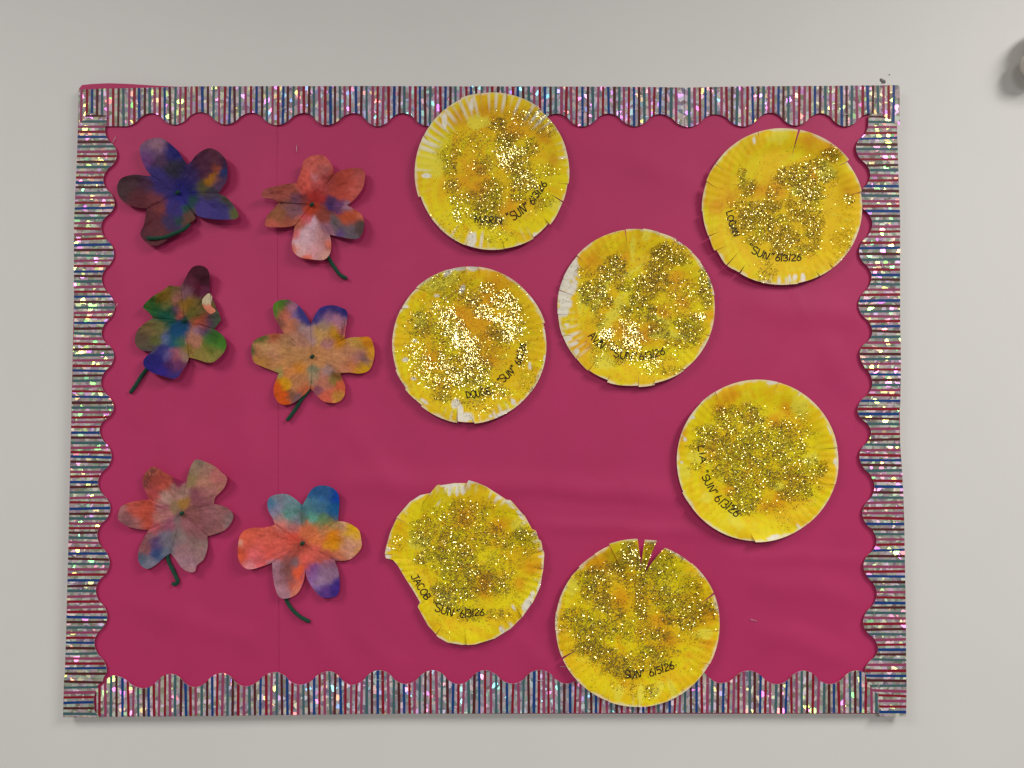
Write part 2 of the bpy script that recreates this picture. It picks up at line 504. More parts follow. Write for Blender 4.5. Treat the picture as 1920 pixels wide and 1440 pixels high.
def wire(name, pts, r, mat, parent, k=6):
    p = np.asarray(pts, float); n = len(p)
    t = np.gradient(p, axis=0); t /= np.linalg.norm(t, axis=1)[:, None] + 1e-12
    up = np.array([0.13, -0.9, 0.41]); a = np.cross(t, up); a /= np.linalg.norm(a, axis=1)[:, None]; b = np.cross(t, a)
    th = np.linspace(0, 2 * math.pi, k, endpoint=False)
    V = (p[:, None] + r * (np.cos(th)[None, :, None] * a[:, None] + np.sin(th)[None, :, None] * b[:, None])).reshape(-1, 3)
    I = np.arange(n * k).reshape(n, k); J = np.roll(I, -1, 1)
    Fc = np.stack([I[:-1], J[:-1], J[1:], I[1:]], -1).reshape(-1, 4)
    return mesh_obj(name, V, Fc, [mat], parent)


def staple(x, y, ang, d, parent, length=13):
    c, s = math.cos(ang), math.sin(ang); h = length / 2
    pts = [at(x - h * c, y - h * s, d - 0.001), at(x - h * c, y - h * s, d + 0.0005), at(x - h * c * .9, y - h * s * .9, d + 0.0008),
           at(x, y, d + 0.0009), at(x + h * c * .9, y + h * s * .9, d + 0.0008), at(x + h * c, y + h * s, d + 0.0005), at(x + h * c, y + h * s, d - 0.001)]
    wire('staple', np.array([np.ravel(q) for q in pts]), 0.0003, M_STEEL, parent)


for (x, y, a, d) in ((556, 279, 1.65, .0135), (1413, 1163, 0.3, .0135), (1057, 1250, 0.0, .0135), (1322, 1281, 0.05, .0165), (1639, 1152, 1.57, .0165), (1630.5, 759, 1.57, .017), (200, 764, 1.57, .0165),
                     (1655, 496, 1.57, .0165), (1090, 208, 0.05, .0165), (214, 262, 2.1, .0135), (1585, 214, 0.1, .016), (1012, 1276, 0.05, .0165), (528, 205, 2.7, .016), (217, 574, 2.2, .0165), (711, 1275, .1, .0165), (1645, 1288, 2.4, .0165)):
    staple(x, y, a, d, board)

# ------------------------------------------------------------------ hand lettering (marker strokes)
def arc(cx, cy, rx, ry, a0, a1, n=9):
    t = np.radians(np.linspace(a0, a1, n))
    return [(cx + rx * math.cos(u), cy + ry * math.sin(u)) for u in t]


GLYPH = {  # strokes in a 0..1 box, y up, then advance width
    'A': ([[(0, 0), (.33, 1), (.62, 0)], [(.1, .38), (.55, .36)]], .72),
    'B': ([[(.05, 0), (.05, 1)], [(.05, 1)] + arc(.15, .76, .33, .24, 90, -90) + arc(.15, .26, .42, .26, 90, -90) + [(.05, 0)]], .7),
    'C': ([arc(.38, .5, .34, .5, 50, 310)], .7),
    'D': ([[(.05, 1), (.07, 0)] + arc(.12, .5, .5, .5, -90, 90) + [(0, 1)]], .75),
    'E': ([[(.5, 1), (.05, .98), (.05, 0), (.52, .02)], [(.05, .5), (.42, .52)]], .65),
    'G': ([arc(.38, .5, .35, .5, 60, 330) + [(.7, .42), (.42, .42)]], .82),
    'I': ([[(.1, 0), (.12, 1)]], .3),
    'J': ([[(.5, 1), (.5, .25)] + arc(.27, .22, .23, .22, 0, -170, 7), [(.22, 1), (.7, .98)]], .72),
    'K': ([[(.05, 0), (.05, 1)], [(.55, 1), (.07, .45), (.58, 0)]], .68),
    'L': ([[(.06, 1), (.05, .02), (.5, .05)]], .6),
    'M': ([[(0, 0), (.1, 1), (.36, .3), (.62, 1), (.72, 0)]], .85),
    'N': ([[(.03, 0), (.06, .97), (.5, .03), (.56, 1)]], .74),
    'O': ([arc(.36, .5, .34, .5, 95, 455, 13)], .78),
    'R': ([[(.05, 0), (.05, 1)], [(.05, 1)] + arc(.15, .74, .33, .26, 90, -90) + [(.05, .48), (.55, 0)]], .68),
    'S': ([arc(.33, .75, .27, .25, 30, 250, 8) + arc(.31, .25, .29, .25, 80, -150, 8)], .7),
    'U': ([[(.04, 1), (.05, .35)] + arc(.3, .3, .25, .3, 180, 360, 8) + [(.56, 1)]], .74),
    'V': ([[(0, 1), (.28, 0), (.6, 1)]], .68),
    'X': ([[(0, 1), (.55, 0)], [(.55, 1), (0, 0)]], .65),
    '2': ([arc(.28, .72, .26, .28, 160, -20, 8) + [(.02, .03), (.58, .04)]], .68),
    '3': ([arc(.25, .75, .26, .25, 150, -80, 8) + arc(.25, .26, .3, .26, 85, -150, 9)], .66),
    '5': ([[(.52, 1), (.12, 1), (.08, .58)] + arc(.27, .32, .27, .3, 120, -140, 9)], .66),
    '6': ([[(.48, 1), (.16, .6)] + arc(.3, .28, .26, .28, 150, 500, 13)], .7),
    '/': ([[(.06, -.05), (.2, 1.08)]], .34),
    '"': ([[(.08, 1.02), (.05, .76)], [(.26, 1.02), (.23, .76)]], .42),
    ' ': ([], .5),
}


def lettering(text, p0, p1, h, width, surf, mat, parent, sag=0.0, seed=0):
    """text along the line p0->p1 (zoomed pixel coordinates), letter height h; surf maps points and a lift to world places"""
    r = random.Random(seed + len(text) * 31)
    adv = sum(GLYPH[c][1] for c in text)
    p0 = np.array(p0, float); p1 = np.array(p1, float)
    L = np.linalg.norm(p1 - p0); u = (p1 - p0) / L; up = np.array([u[1], -u[0]])
    sx = L / adv
    V, Fc = [], []
    xcur = 0.0
    for ch in text:
        strokes, w_ = GLYPH[ch]
        jy = r.uniform(-.05, .05); js = r.uniform(.92, 1.08); sk = r.uniform(-.06, .08)
        for st in strokes:
            q = catmull(st, 4) if len(st) > 3 else np.array(st, float)
            if len(st) <= 3:
                q = np.vstack([np.linspace(q[i], q[i + 1], 5)[: (5 if i == len(q) - 2 else 4)] for i in range(len(q) - 1)])
            X = xcur + (q[:, 0] + sk * q[:, 1]) * sx; Y = (q[:, 1] * js + jy) * h
            t = X / L
            Y = Y - sag * 4 * t * (1 - t)
            pts = p0 + X[:, None] * u + Y[:, None] * up
            tg = np.gradient(pts, axis=0); tg /= np.linalg.norm(tg, axis=1)[:, None] + 1e-9
            nr = np.stack([-tg[:, 1], tg[:, 0]], 1)
            wv = width * (0.85 + 0.3 * np.array([r.random() for _ in range(len(pts))]))[:, None] / 2
            a = pts + nr * wv; b = pts - nr * wv
            cap0 = pts[0] - tg[0] * width * .4; cap1 = pts[-1] + tg[-1] * width * .4
            base = len(V)
            allp = np.vstack([np.stack([a, b], 1).reshape(-1, 2), [cap0, cap1]])
            V.extend(allp)
            n = len(pts)
            for i in range(n - 1):
                Fc.append((base + 2 * i, base + 2 * i + 1, base + 2 * i + 3))
                Fc.append((base + 2 * i, base + 2 * i + 3, base + 2 * i + 2))
            Fc.append((base, base + 1, base + 2 * n)); Fc.append((base + 2 * n - 2, base + 2 * n - 1, base + 2 * n + 1))
        xcur += w_ * sx
    V = np.array(V)
    return mesh_obj('lettering', surf(V[:, 0], V[:, 1], 0.00035), np.array(Fc), [mat], parent, smooth=False)


# ------------------------------------------------------------------ paper plate suns
YEL = alb((230, 184, 0)); DEEP = alb((228, 166, 0)); ORA = alb((212, 140, 0)); PALE = alb((214, 188, 52)); WHITE = alb((205, 196, 182))
D_PLATE = 0.0158


def splat(x, y, cx, cy, rx, ry=None, rot=0, seed=1, warp=0.5):
    ry = ry or rx
    c, s = math.cos(math.radians(rot)), math.sin(math.radians(rot))
    dx, dy = x - cx, y - cy
    q = np.sqrt(((c * dx + s * dy) / rx) ** 2 + ((-s * dx + c * dy) / ry) ** 2)
    return q + warp * (fbm(x / 45, y / 45, seed, 3) - .5) * 2


class Plate:
    def __init__(self, label, ori, s, c, rx, ry, cuts, outline=None, rim=0.006, seed=1, rimwhite=(), base=None, mix=.5):
        self.ori, self.s, self.c, self.rx, self.ry, self.seed = ori, s, np.array(c, float), rx, ry, seed
        r = np.random.default_rng(seed)
        self.rim = rim
        self.outline = None
        if outline is not None:
            p = np.asarray(outline, float)
            p = np.vstack([np.linspace(p[i], p[(i + 1) % len(p)], 12)[:-1] for i in range(len(p))])
            th = np.arctan2(p[:, 1] - c[1], p[:, 0] - c[0]); R = np.hypot(p[:, 0] - c[0], p[:, 1] - c[1])
            o = np.argsort(th)
            self.outline = (np.concatenate([th[o] - 2 * math.pi, th[o], th[o] + 2 * math.pi]), np.tile(R[o], 3))
        cs = []
        for cu in cuts:
            ox, oy, ix, iy = cu[:4]
            rest = list(cu[4:]) + [None] * 5
            gap = rest[0] if rest[0] is not None else 3.0
            to = math.atan2(oy - c[1], ox - c[0]); ti = math.atan2(iy - c[1], ix - c[0])
            while ti - to > math.pi: ti -= 2 * math.pi
            while ti - to < -math.pi: ti += 2 * math.pi
            ri = min(math.hypot(ix - c[0], iy - c[1]) / float(self.R(np.array(ti))), 0.97)
            ra = rest[1] if rest[1] is not None else r.normal(0, 2.0)
            rb = rest[2] if rest[2] is not None else r.normal(0, 2.0)
            za = rest[3] if rest[3] is not None else abs(r.normal(0, 1.8))
            zb = rest[4] if rest[4] is not None else -abs(r.normal(0, 1.2))
            cs.append((to, ti, ri, gap, ra, rb, za, zb))
        cs.sort()
        self.cuts = cs
        self.rd = min(0.74, min(k[2] for k in cs) - 0.01)
        loc = at(*self.px(np.array(c[0]), np.array(c[1])), 0.012)
        self.root = thing('paper_plate', label, 'paper plate', loc, 'yellow paper plate suns')
        self.rimwhite = rimwhite
        self.base, self.mix = base, mix

    def px(self, x, y):
        return self.ori[0] + x / self.s, self.ori[1] + y / self.s

    def R(self, th):
        if self.outline is not None:
            return np.interp(th, *self.outline)
        return self.rx * self.ry / np.sqrt((self.ry * np.cos(th)) ** 2 + (self.rx * np.sin(th)) ** 2)

    def depth(self, th, r):
        sd = self.seed
        x = r * np.cos(th); y = r * np.sin(th)
        z = self.rim * (0.65 * sstep(0.66, 0.94, r) + 0.35 * np.clip((r - .7) / .3, 0, 1))
        fl = sstep(0.72, 0.84, r) * (0.55 + 0.9 * vnoise(th * 2.5 + 9, 0 * r, sd))
        z = z + 0.00024 * fl * np.sin(th * 62 + 2 * fbm(th * 3, r * 2, sd + 4, 2))
        z = z + 0.0022 * (fbm(x * 1.6 + 5, y * 1.6 + 5, sd + 2, 2) - .5) + 0.0006 * (fbm(x * 6, y * 6, sd + 3, 2) - .5)
        return D_PLATE + z

    # sector between cut k (its far side) and cut k+1
    def edges(self, k, r):
        n = len(self.cuts)
        a = self.cuts[k]; b = self.cuts[(k + 1) % n]
        w_ = 2 * math.pi if k == n - 1 else 0
        ga = np.clip((r - a[2]) / (1 - a[2]), 0, 1); gb = np.clip((r - b[2]) / (1 - b[2]), 0, 1)
        lo = a[1] + (a[0] - a[1]) * ga + a[3] / 2 / self.rx * ga
        hi = b[1] + (b[0] - b[1]) * gb - b[3] / 2 / self.rx * gb + w_
        return lo, hi, ga, gb, a, b

    def sector(self, k, t, r):
        lo, hi, ga, gb, a, b = self.edges(k, r)
        th = lo + (hi - lo) * t
        ss = t * t * (3 - 2 * t)
        off = a[5] * ga * (1 - ss) + b[4] * gb * ss
        zz = 0.001 * (a[7] * ga ** 1.3 * (1 - ss) + b[6] * gb ** 1.3 * ss)
        return th, r * self.R(th) + off, self.depth(th, r) + zz

    def query(self, x, y):
        """depth of the plate's face at zoomed pixels; nan where there is no plate"""
        dx, dy = x - self.c[0], y - self.c[1]
        th = np.arctan2(dy, dx); R = self.R(th); rr = np.hypot(dx, dy) / R
        out = np.full(x.shape, np.nan)
        ins = rr < self.rd
        out[ins] = self.depth(th, rr)[ins]
        for k in range(len(self.cuts)):
            for sh in (0, 2 * math.pi):
                lo, hi, ga, gb, a, b = self.edges(k, np.minimum(rr, 1))
                t = (th + sh - lo) / (hi - lo)
                ss = np.clip(t, 0, 1); ss = ss * ss * (3 - 2 * ss)
                off = a[5] * ga * (1 - ss) + b[4] * gb * ss
                r2 = rr - off / R
                m = (t >= 0) & (t <= 1) & (r2 <= 1) & (rr >= self.rd)
                zz = 0.001 * (a[7] * ga ** 1.3 * (1 - ss) + b[6] * gb ** 1.3 * ss)
                out[m] = (self.depth(th, np.minimum(r2, 1)) + zz)[m]
        return out

    def surf(self, x, y, lift):
        d = self.query(x, y)
        d = np.where(np.isnan(d), D_PLATE + self.rim, d)
        return at(*self.px(x, y), d + lift)

    def colour(self, x, y, r=None):
        sd = self.seed
        dx, dy = x - self.c[0], y - self.c[1]
        th = np.arctan2(dy, dx); rr = np.hypot(dx, dy) / self.R(th) if r is None else r
        n1 = fbm(x / 170 + 3, y / 170, sd, 4)
        st = fbm(th * 13 * np.maximum(rr, .3), rr * 3.0, sd + 5, 3)          # brushed outwards
        sw = fbm(x / 60 + y / 200, y / 60 - x / 200, sd + 8, 4)
        m1 = np.clip((n1 - .5) * 2.4 + (st - .5) * 2.4 + self.mix + .15, 0, 1)[..., None]
        c = YEL * (1 - m1) + DEEP * m1
        m2 = (sstep(.64, .84, sw) * .45)[..., None]
        c = c * (1 - m2) + ORA * m2
        m3 = (sstep(.60, .8, fbm(x / 90 + 40, y / 40 + 7, sd + 11, 4)) * .35)[..., None]
        c = c * (1 - m3) + PALE * m3
        for (cx, cy, rx, *e) in self.ora:
            q = splat(x, y, cx, cy, rx, *(e[:2] if e else ()), seed=sd + 21)
            m = (np.exp(-q * q * 1.1) * .85)[..., None]; c = c * (1 - m) + ORA * .92 * m
        for (cx, cy, rx, *e) in self.pale:
            q = splat(x, y, cx, cy, rx, *(e[:2] if e else ()), seed=sd + 31)
            m = ((1 - sstep(.7, 1.25, q)) * .85)[..., None]; c = c * (1 - m) + PALE * m
        # unpainted card shows at the rim, between the flutes, and in missed spots
        tt = np.degrees(th) % 360
        flute = 0.5 + 0.5 * np.sin(th * 62 + 2 * fbm(th * 3, rr * 2, sd + 4, 2))
        rimn = fbm(th * 9, rr * 2, sd + 13, 3)
        wm = sstep(.972, .998, rr + (rimn - .5) * .06) * .6
        for (a0, a1, amt, depth_) in self.rimwhite:
            win = sstep(a0 - 6, a0 + 6, tt) * (1 - sstep(a1 - 6, a1 + 6, tt))
            ink = 0.9 * sstep(1 - depth_ * 1.15, 1 - depth_ * .55, rr + (rimn - .5) * .14) * sstep(.62, .92, flute * .5 + (vnoise(th * 10, rr * 1.5, sd + 17)) * .62 + amt - .5)
            wm = np.maximum(wm, win * ink * .92)
        for (cx, cy, rx, *e) in self.white:
            q = splat(x, y, cx, cy, rx, *(e[:2] if e else ()), seed=sd + 41, warp=.55)
            wm = np.maximum(wm, (1 - sstep(.85, 1.15, q)) * .95)
        wm = wm[..., None]
        return np.clip(c * (1 - wm) + WHITE * wm, 0.003, 0.9)

    def build(self, ora=(), pale=(), white=()):
        self.ora, self.pale, self.white = ora, pale, white
        nc = 400
        th = np.linspace(0, 2 * math.pi, nc + 1)
        r = np.linspace(0.002, self.rd, 46)
        TH, RR = np.meshgrid(th, r)
        Rw = self.R(np.arctan2(np.sin(TH), np.cos(TH))) * RR
        x = self.c[0] + Rw * np.cos(TH); y = self.c[1] + Rw * np.sin(TH)
        d = self.depth(np.arctan2(np.sin(TH), np.cos(TH)), RR)
        sheet('plate_face', at(*self.px(x, y), d), 0.0006, [M_PLATE, M_PLATEBACK], self.root, self.colour(x, y), WHITE)
        for k in range(len(self.cuts)):
            lo, hi, *_ = self.edges(k, np.array(1.0))
            nt = max(6, int(math.degrees(float(hi - lo)) / 0.8))
            nr = max(12, int((1 - self.rd) * 62))
            T, RR = np.meshgrid(np.linspace(0, 1, nt), np.linspace(self.rd, 1, nr))
            th_, rad, d = self.sector(k, T, RR)
            x = self.c[0] + rad * np.cos(th_); y = self.c[1] + rad * np.sin(th_)
            # ragged scissor edge
            sheet('rim_tab', at(*self.px(x, y), d), 0.0006, [M_PLATE, M_PLATEBACK], self.root, self.colour(x, y, RR), WHITE)

    def glitter(self, blobs, per=0.044, size=(0.00038, 0.00064), extra=None):
        g = np.random.default_rng(self.seed + 100)
        Rm = max(self.rx, self.ry) * 1.02
        N = int(per * (2 * Rm) ** 2)
        x = self.c[0] + g.uniform(-Rm, Rm, N); y = self.c[1] + g.uniform(-Rm, Rm, N)
        D = np.zeros(N); SH = np.zeros(N); WT = np.zeros(N) + 1e-6
        wn = fbm(x / 55, y / 55, self.seed + 51, 4) - .5
        for bl in blobs:
            cx, cy, rx, ry, den = bl[:5]
            sh = bl[5] if len(bl) > 5 else 0.0
            rot = bl[6] if len(bl) > 6 else 0.0
            c, s = math.cos(math.radians(rot)), math.sin(math.radians(rot))
            dx, dy = x - cx, y - cy
            q = np.sqrt(((c * dx + s * dy) / rx) ** 2 + ((-s * dx + c * dy) / ry) ** 2) + wn * 1.0
            if rx > 400: den = den * .55                          # stray flakes all over
            v = den * (1 - sstep(.55, 1.35, q)) + 0.09 * den * (1 - sstep(1.0, 1.9, q))
            D = np.maximum(D, v); wv = v * v * (3.0 if sh > .7 else 1.0); SH += wv * sh; WT += wv
        # the glue was smeared on: density breaks up along the strokes
        a_ = 0.6 + 1.6 * self.seed; ca, sa = math.cos(a_), math.sin(a_)
        u_, v_ = ca * x + sa * y, -sa * x + ca * y
        stk = fbm(u_ / 60 + 4 * wn, v_ / 34 + 5 * wn, self.seed + 61, 4)
        D = D * (0.50 + 0.65 * sstep(.32, .56, stk))
        keep = g.random(N) < D
        x, y, sh = x[keep], y[keep], (SH / WT)[keep]
        d = self.query(x, y)
        ok = ~np.isnan(d)
        x, y, d, sh = x[ok], y[ok], d[ok], sh[ok]
        e = 6.0
        dxp = self.query(x + e, y); dyp = self.query(x, y + e)
        gx = np.nan_to_num((dxp - d) / (e / self.s * PX)); gy = np.nan_to_num((dyp - d) / (e / self.s * PX))
        gx = np.clip(gx, -.6, .6); gy = np.clip(gy, -.6, .6)
        P = at(*self.px(x, y), d + 0.0005 + g.random(len(x)) * 0.0005)
        nrm = np.stack([gx, -np.ones_like(gx), -gy], 1)      # face leans with the paper below
        nrm /= np.linalg.norm(nrm, axis=1)[:, None]
        Lv = LAMP - P; Lv /= np.linalg.norm(Lv, axis=1)[:, None]
        Cv = CAM - P; Cv /= np.linalg.norm(Cv, axis=1)[:, None]
        H = Lv + Cv; H /= np.linalg.norm(H, axis=1)[:, None]  # bright patches put in by tilt: flakes aimed to flash the lamp at camera
        k = np.clip(sh, 0, 1)[:, None]
        n = nrm * (1 - k) + H * k
        sig = 0.40 - 0.35 * k ** .6
        n = n + g.normal(0, 1, n.shape) * sig
        n[:, 1] = np.minimum(n[:, 1], -0.25)
        n /= np.linalg.norm(n, axis=1)[:, None]
        a = np.cross(n, [0.3, 0.2, 0.93]); a /= np.linalg.norm(a, axis=1)[:, None]; b = np.cross(n, a)
        ph = g.uniform(0, 2 * math.pi, len(x))[:, None]
        u = np.cos(ph) * a + np.sin(ph) * b; v = -np.sin(ph) * a + np.cos(ph) * b
        sz = g.uniform(size[0], size[1], len(x))[:, None]
        V = np.stack([P + u * sz, P + v * sz * .85, P - u * sz, P - v * sz * .85], 1).reshape(-1, 3)
        Fc = np.arange(len(V)).reshape(-1, 4)
        o = mesh_obj('glitter', V, Fc, [M_GLIT], self.root, smooth=False, kind='stuff')
        return len(x)

    def write(self, *a, **k):
        lettering(*a, self_surf(self), M_INK, self.root, **k)


def self_surf(p):
    return lambda x, y, lift: p.surf(x, y, lift)


nfl = 0
# --- top middle plate, over the border
p = Plate('yellow plate sun overlapping the top border strip, bright glitter right of its middle', (760, 160), 4.364, (711, 703), 628, 645,
          [(462, 122, 462, 300, 4, 0, 9), (617, 72, 622, 130), (832, 62, 826, 210, 7), (1097, 200, 1045, 248, 4, 8, -3), (1305, 520, 1240, 550, 3), (1336, 805, 1230, 800, 3, 4, -4),
           (1297, 958, 1157, 872, 12, 0, -2), (1178, 1135, 1130, 1080, 3, 9, -8), (1045, 1240, 1010, 1190, 3, -4, 5), (812, 1337, 795, 1270, 4), (495, 1312, 520, 1240, 2), (135, 905, 210, 890, 3, -9, 9), (150, 410, 212, 482, 5), (290, 262, 350, 415, 2)],
          seed=11, rimwhite=[(195, 330, .62, .26), (60, 130, .45, .22), (330, 359, .4, .1), (160, 196, .42, .2)], mix=.35)
p.build(ora=[(560, 720, 150), (560, 850, 110), (1210, 620, 70), (420, 260, 90), (640, 230, 150), (850, 1000, 110), (900, 350, 120), (1120, 420, 100)],
        pale=[(200, 640, 110), (600, 300, 110, 60), (220, 480, 80), (1240, 980, 60)], white=[(550, 1270, 35, 60), (1070, 1225, 26), (170, 740, 40, 22), (1265, 1060, 18, 50), (320, 290, 22, 60, ), (545, 150, 22, 60)])
p.write('MARIN', (570, 1125), (800, 1140), 55, 9, seed=2, sag=-6)
p.write('"SUN"', (855, 1118), (1030, 1010), 72, 9, seed=3, sag=6)
p.write('6/3/26', (1045, 980), (1165, 800), 55, 9, seed=4)
nfl += p.glitter([(760, 330, 75, 65, .9), (830, 430, 110, 90, .8, .1), (870, 580, 135, 110, 1, .95), (960, 660, 80, 90, 1, .25), (905, 690, 60, 110, 1, 0), (970, 790, 100, 80, 1, .85), (1030, 510, 60, 75, .9), (700, 830, 105, 80, .9), (690, 950, 90, 130, .95),
           (650, 1010, 90, 90, .95, .05), (700, 1115, 120, 60, .9, .75), (560, 1040, 70, 50, .7, .8), (360, 560, 95, 75, .7), (370, 670, 55, 70, .75), (390, 830, 65, 65, .6, .7), (440, 930, 70, 60, .5, .8), (430, 1060, 40, 60, .6, .95), (930, 890, 90, 60, .75),
           (1110, 930, 90, 80, .45), (1150, 690, 90, 60, .35), (740, 700, 430, 430, .13), (1010, 275, 190, 70, .35, .9), (1160, 350, 90, 80, .3, .8), (560, 450, 210, 85, .25), (650, 660, 90, 90, .5, .6), (400, 1150, 230, 120, .1), (760, 1230, 150, 60, .25), (590, 930, 90, 70, .6, .5)])

# --- upper right plate
p = Plate('yellow plate sun in the upper right corner, touching the right border', (1300, 220), 4.365, (731, 730), 656, 641,
          [(532, 120, 537, 178, 6), (868, 96, 806, 325, 20, 0, 3, 1, 2), (1265, 357, 1170, 412, 4, 14, -8, 3, -1), (1370, 610, 1288, 632, 8, 4, -6), (1140, 1222, 1095, 1180, 5), (1040, 1300, 1000, 1250, 2), (862, 1364, 850, 1310, 2, -4, 2), (790, 1368, 790, 1280, 3),
           (392, 1256, 428, 1200, 13, 3, 0), (292, 1192, 410, 1060, 8, 14, 16, 2, -1), (190, 1085, 280, 1045, 9, -3, 12), (145, 965, 228, 930, 8), (78, 770, 122, 776, 3), (112, 525, 222, 597, 8), (192, 390, 262, 442, 5)],
          seed=23, rimwhite=[(82, 100, .6, .1), (245, 285, .3, .08)], mix=.85)
p.build(ora=[(940, 190, 90), (1130, 250, 85), (300, 650, 90), (200, 730, 70), (990, 470, 60), (690, 600, 70), (1290, 620, 70), (560, 600, 90)], pale=[(1090, 440, 80), (700, 160, 90, 60), (840, 600, 40)],
        white=[(790, 1315, 16, 40), (830, 1310, 22, 30), (897, 1308, 18, 40), (705, 1340, 16), (498, 185, 12, 30)])
p.write('LOGAN', (272, 775), (335, 985), 55, 9, seed=5, sag=6)
p.write('"SUN"', (445, 1090), (645, 1180), 66, 9, seed=6, sag=8)
p.write('6/3/26', (672, 1176), (890, 1170), 52, 9, seed=7)
nfl += p.glitter([(400, 470, 40, 60, .6), (440, 580, 75, 75, .95, .05), (470, 770, 120, 75, 1), (360, 715, 90, 40, .55), (640, 730, 80, 50, 1), (760, 470, 75, 60, 1), (820, 510, 140, 80, 1, .08), (890, 430, 95, 55, .85), (1000, 390, 115, 50, .65, .3), (1130, 310, 95, 55, .7, .1),
           (1100, 490, 95, 75, .5, .1), (930, 600, 130, 100, 1, .2), (830, 640, 60, 50, .4), (900, 740, 135, 100, 1), (980, 870, 80, 130, .8), (430, 880, 120, 85, 1, .12), (560, 870, 140, 100, .95, .12), (730, 840, 60, 50, .8), (620, 960, 150, 60, .7, .1), (760, 980, 120, 90, 1, .1),
           (1005, 990, 45, 85, .6), (900, 1085, 120, 55, .6), (740, 1075, 95, 60, 1), (600, 1250, 65, 110, .35, .3), (1230, 1000, 95, 110, .22), (1280, 680, 40, 55, .35, .9), (1200, 1150, 70, 80, .1), (500, 1010, 90, 50, .5, .1), (650, 620, 45, 65, .5), (731, 740, 420, 420, .06), (1250, 800, 60, 100, .06, .6)])

# --- left middle plate
p = Plate('yellow plate sun beside the yellow-brown flower, two bright glitter bands slanting across it', (720, 490), 4.5, (722, 703), 652, 658,
          [(545, 77, 600, 132, 3), (685, 50, 700, 102, 2), (795, 47, 812, 118, 3), (1155, 207, 1140, 252, 3), (1350, 522, 1310, 530, 2, 9, -6), (1236, 1108, 1195, 1083, 6), (967, 1315, 940, 1285, 5), (762, 1362, 724, 1250, 4, 8, -3), (620, 1356, 620, 1212, 3, -3, 10),
           (330, 1198, 370, 1160, 2, 5, -6), (200, 1060, 240, 1035, 2, 6, -4), (108, 910, 152, 886, 3, 6, -2), (72, 652, 132, 642, 2), (150, 403, 272, 408, 7), (280, 235, 392, 270, 4)],
          seed=37, rimwhite=[(45, 118, .42, .14), (225, 285, .35, .08), (300, 359, .2, .05)], mix=.6)
p.build(ora=[(870, 315, 70), (720, 470, 120), (620, 430, 90), (400, 830, 90), (950, 160, 130), (850, 600, 140), (900, 820, 100)], pale=[(420, 200, 120, 60), (300, 500, 60), (560, 130, 80)],
        white=[(540, 95, 45, 20, -35), (625, 62, 62, 16), (740, 58, 45, 22), (660, 232, 26, 50, 25), (600, 1200, 32, 40), (690, 1318, 66, 40), (645, 1255, 26, 60), (180, 385, 26, 16), (1160, 1210, 22, 40, 30), (1000, 1285, 75, 22, -30), (340, 1182, 40, 14, 35), (1352, 580, 12, 30), (1252, 310, 18, 44, -35),
               (1360, 830, 14, 60), (450, 290, 26, 12), (1230, 880, 12, 32), (180, 830, 28, 16), (260, 670, 22, 14), (245, 990, 22, 12), (900, 1305, 26, 18), (1090, 1190, 20, 26)])
p.write('DOUGIE', (700, 1155), (915, 1112), 58, 9, seed=8, sag=6)
p.write('"SUN"', (985, 1040), (1125, 915), 62, 9, seed=9, sag=6)
p.write('6/3/26', (1150, 880), (1205, 695), 52, 9, seed=10)
nfl += p.glitter([(720, 700, 560, 570, .13, .05), (560, 530, 165, 105, 1, .97, 40), (640, 650, 110, 110, 1, 1), (730, 770, 105, 110, 1, .95), (720, 960, 150, 120, 1, .8), (840, 900, 80, 80, .8, .85), (560, 930, 55, 170, .9, .95, -35), (340, 900, 110, 140, .45, .97), (460, 1010, 140, 80, .55, .9), (270, 760, 95, 90, .35, .95),
           (230, 540, 60, 75, .3, .9), (430, 400, 50, 65, .5, .95), (750, 335, 110, 50, .8, .75), (850, 425, 100, 70, .9, .95, 30), (870, 235, 75, 50, .55, .97), (985, 330, 105, 80, .75, .95), (1100, 430, 70, 110, .5, .97), (980, 500, 85, 70, .9, .97), (1065, 600, 95, 80, .9, .97), (1140, 560, 50, 125, .55, .95), (950, 600, 90, 80, .8, .05),
           (600, 270, 120, 100, .6, 0), (720, 320, 90, 80, .6, .05), (520, 180, 230, 100, .3, 0), (330, 530, 120, 110, .65, 0), (480, 640, 100, 150, .5, .05), (900, 700, 160, 120, .35, 0), (610, 850, 90, 90, .8, .05), (1170, 780, 50, 110, .6, .9), (930, 1090, 120, 80, .5, .85), (820, 1230, 130, 50, .18, .9), (490, 1120, 100, 70, .6, .4), (720, 1170, 150, 60, .4, 0),
           (1240, 1000, 110, 120, .2, 0), (790, 1040, 160, 60, .6, .6)])

# --- centre plate
p = Plate('yellow plate sun with a patch of bare white card on its left rim', (1030, 420), 4.5, (733, 705), 664, 665,
          [(640, 46, 660, 196, 9), (792, 42, 785, 110, 2, -3, 4), (932, 66, 915, 122, 4), (1076, 135, 1020, 190, 4, 4, -2), (1206, 240, 1140, 300, 5), (1276, 326, 1210, 370, 3), (1392, 605, 1300, 600, 4, 4, -2), (1357, 946, 1280, 915, 7), (1130, 1230, 1100, 1180, 2, -3, 3), (886, 1342, 895, 1290, 3, -8, 6),
           (752, 1366, 755, 1232, 4, 5, -6), (492, 1318, 520, 1260, 4, 10, -8), (352, 1208, 397, 1155, 7, -3, 5), (240, 1125, 270, 1085, 5), (108, 946, 222, 935, 6), (70, 762, 202, 766, 4), (84, 557, 217, 606, 8), (104, 462, 152, 480, 3), (240, 273, 292, 322, 8)],
          seed=41, rimwhite=[(140, 175, .55, .22), (330, 355, .2, .05)], mix=.6)
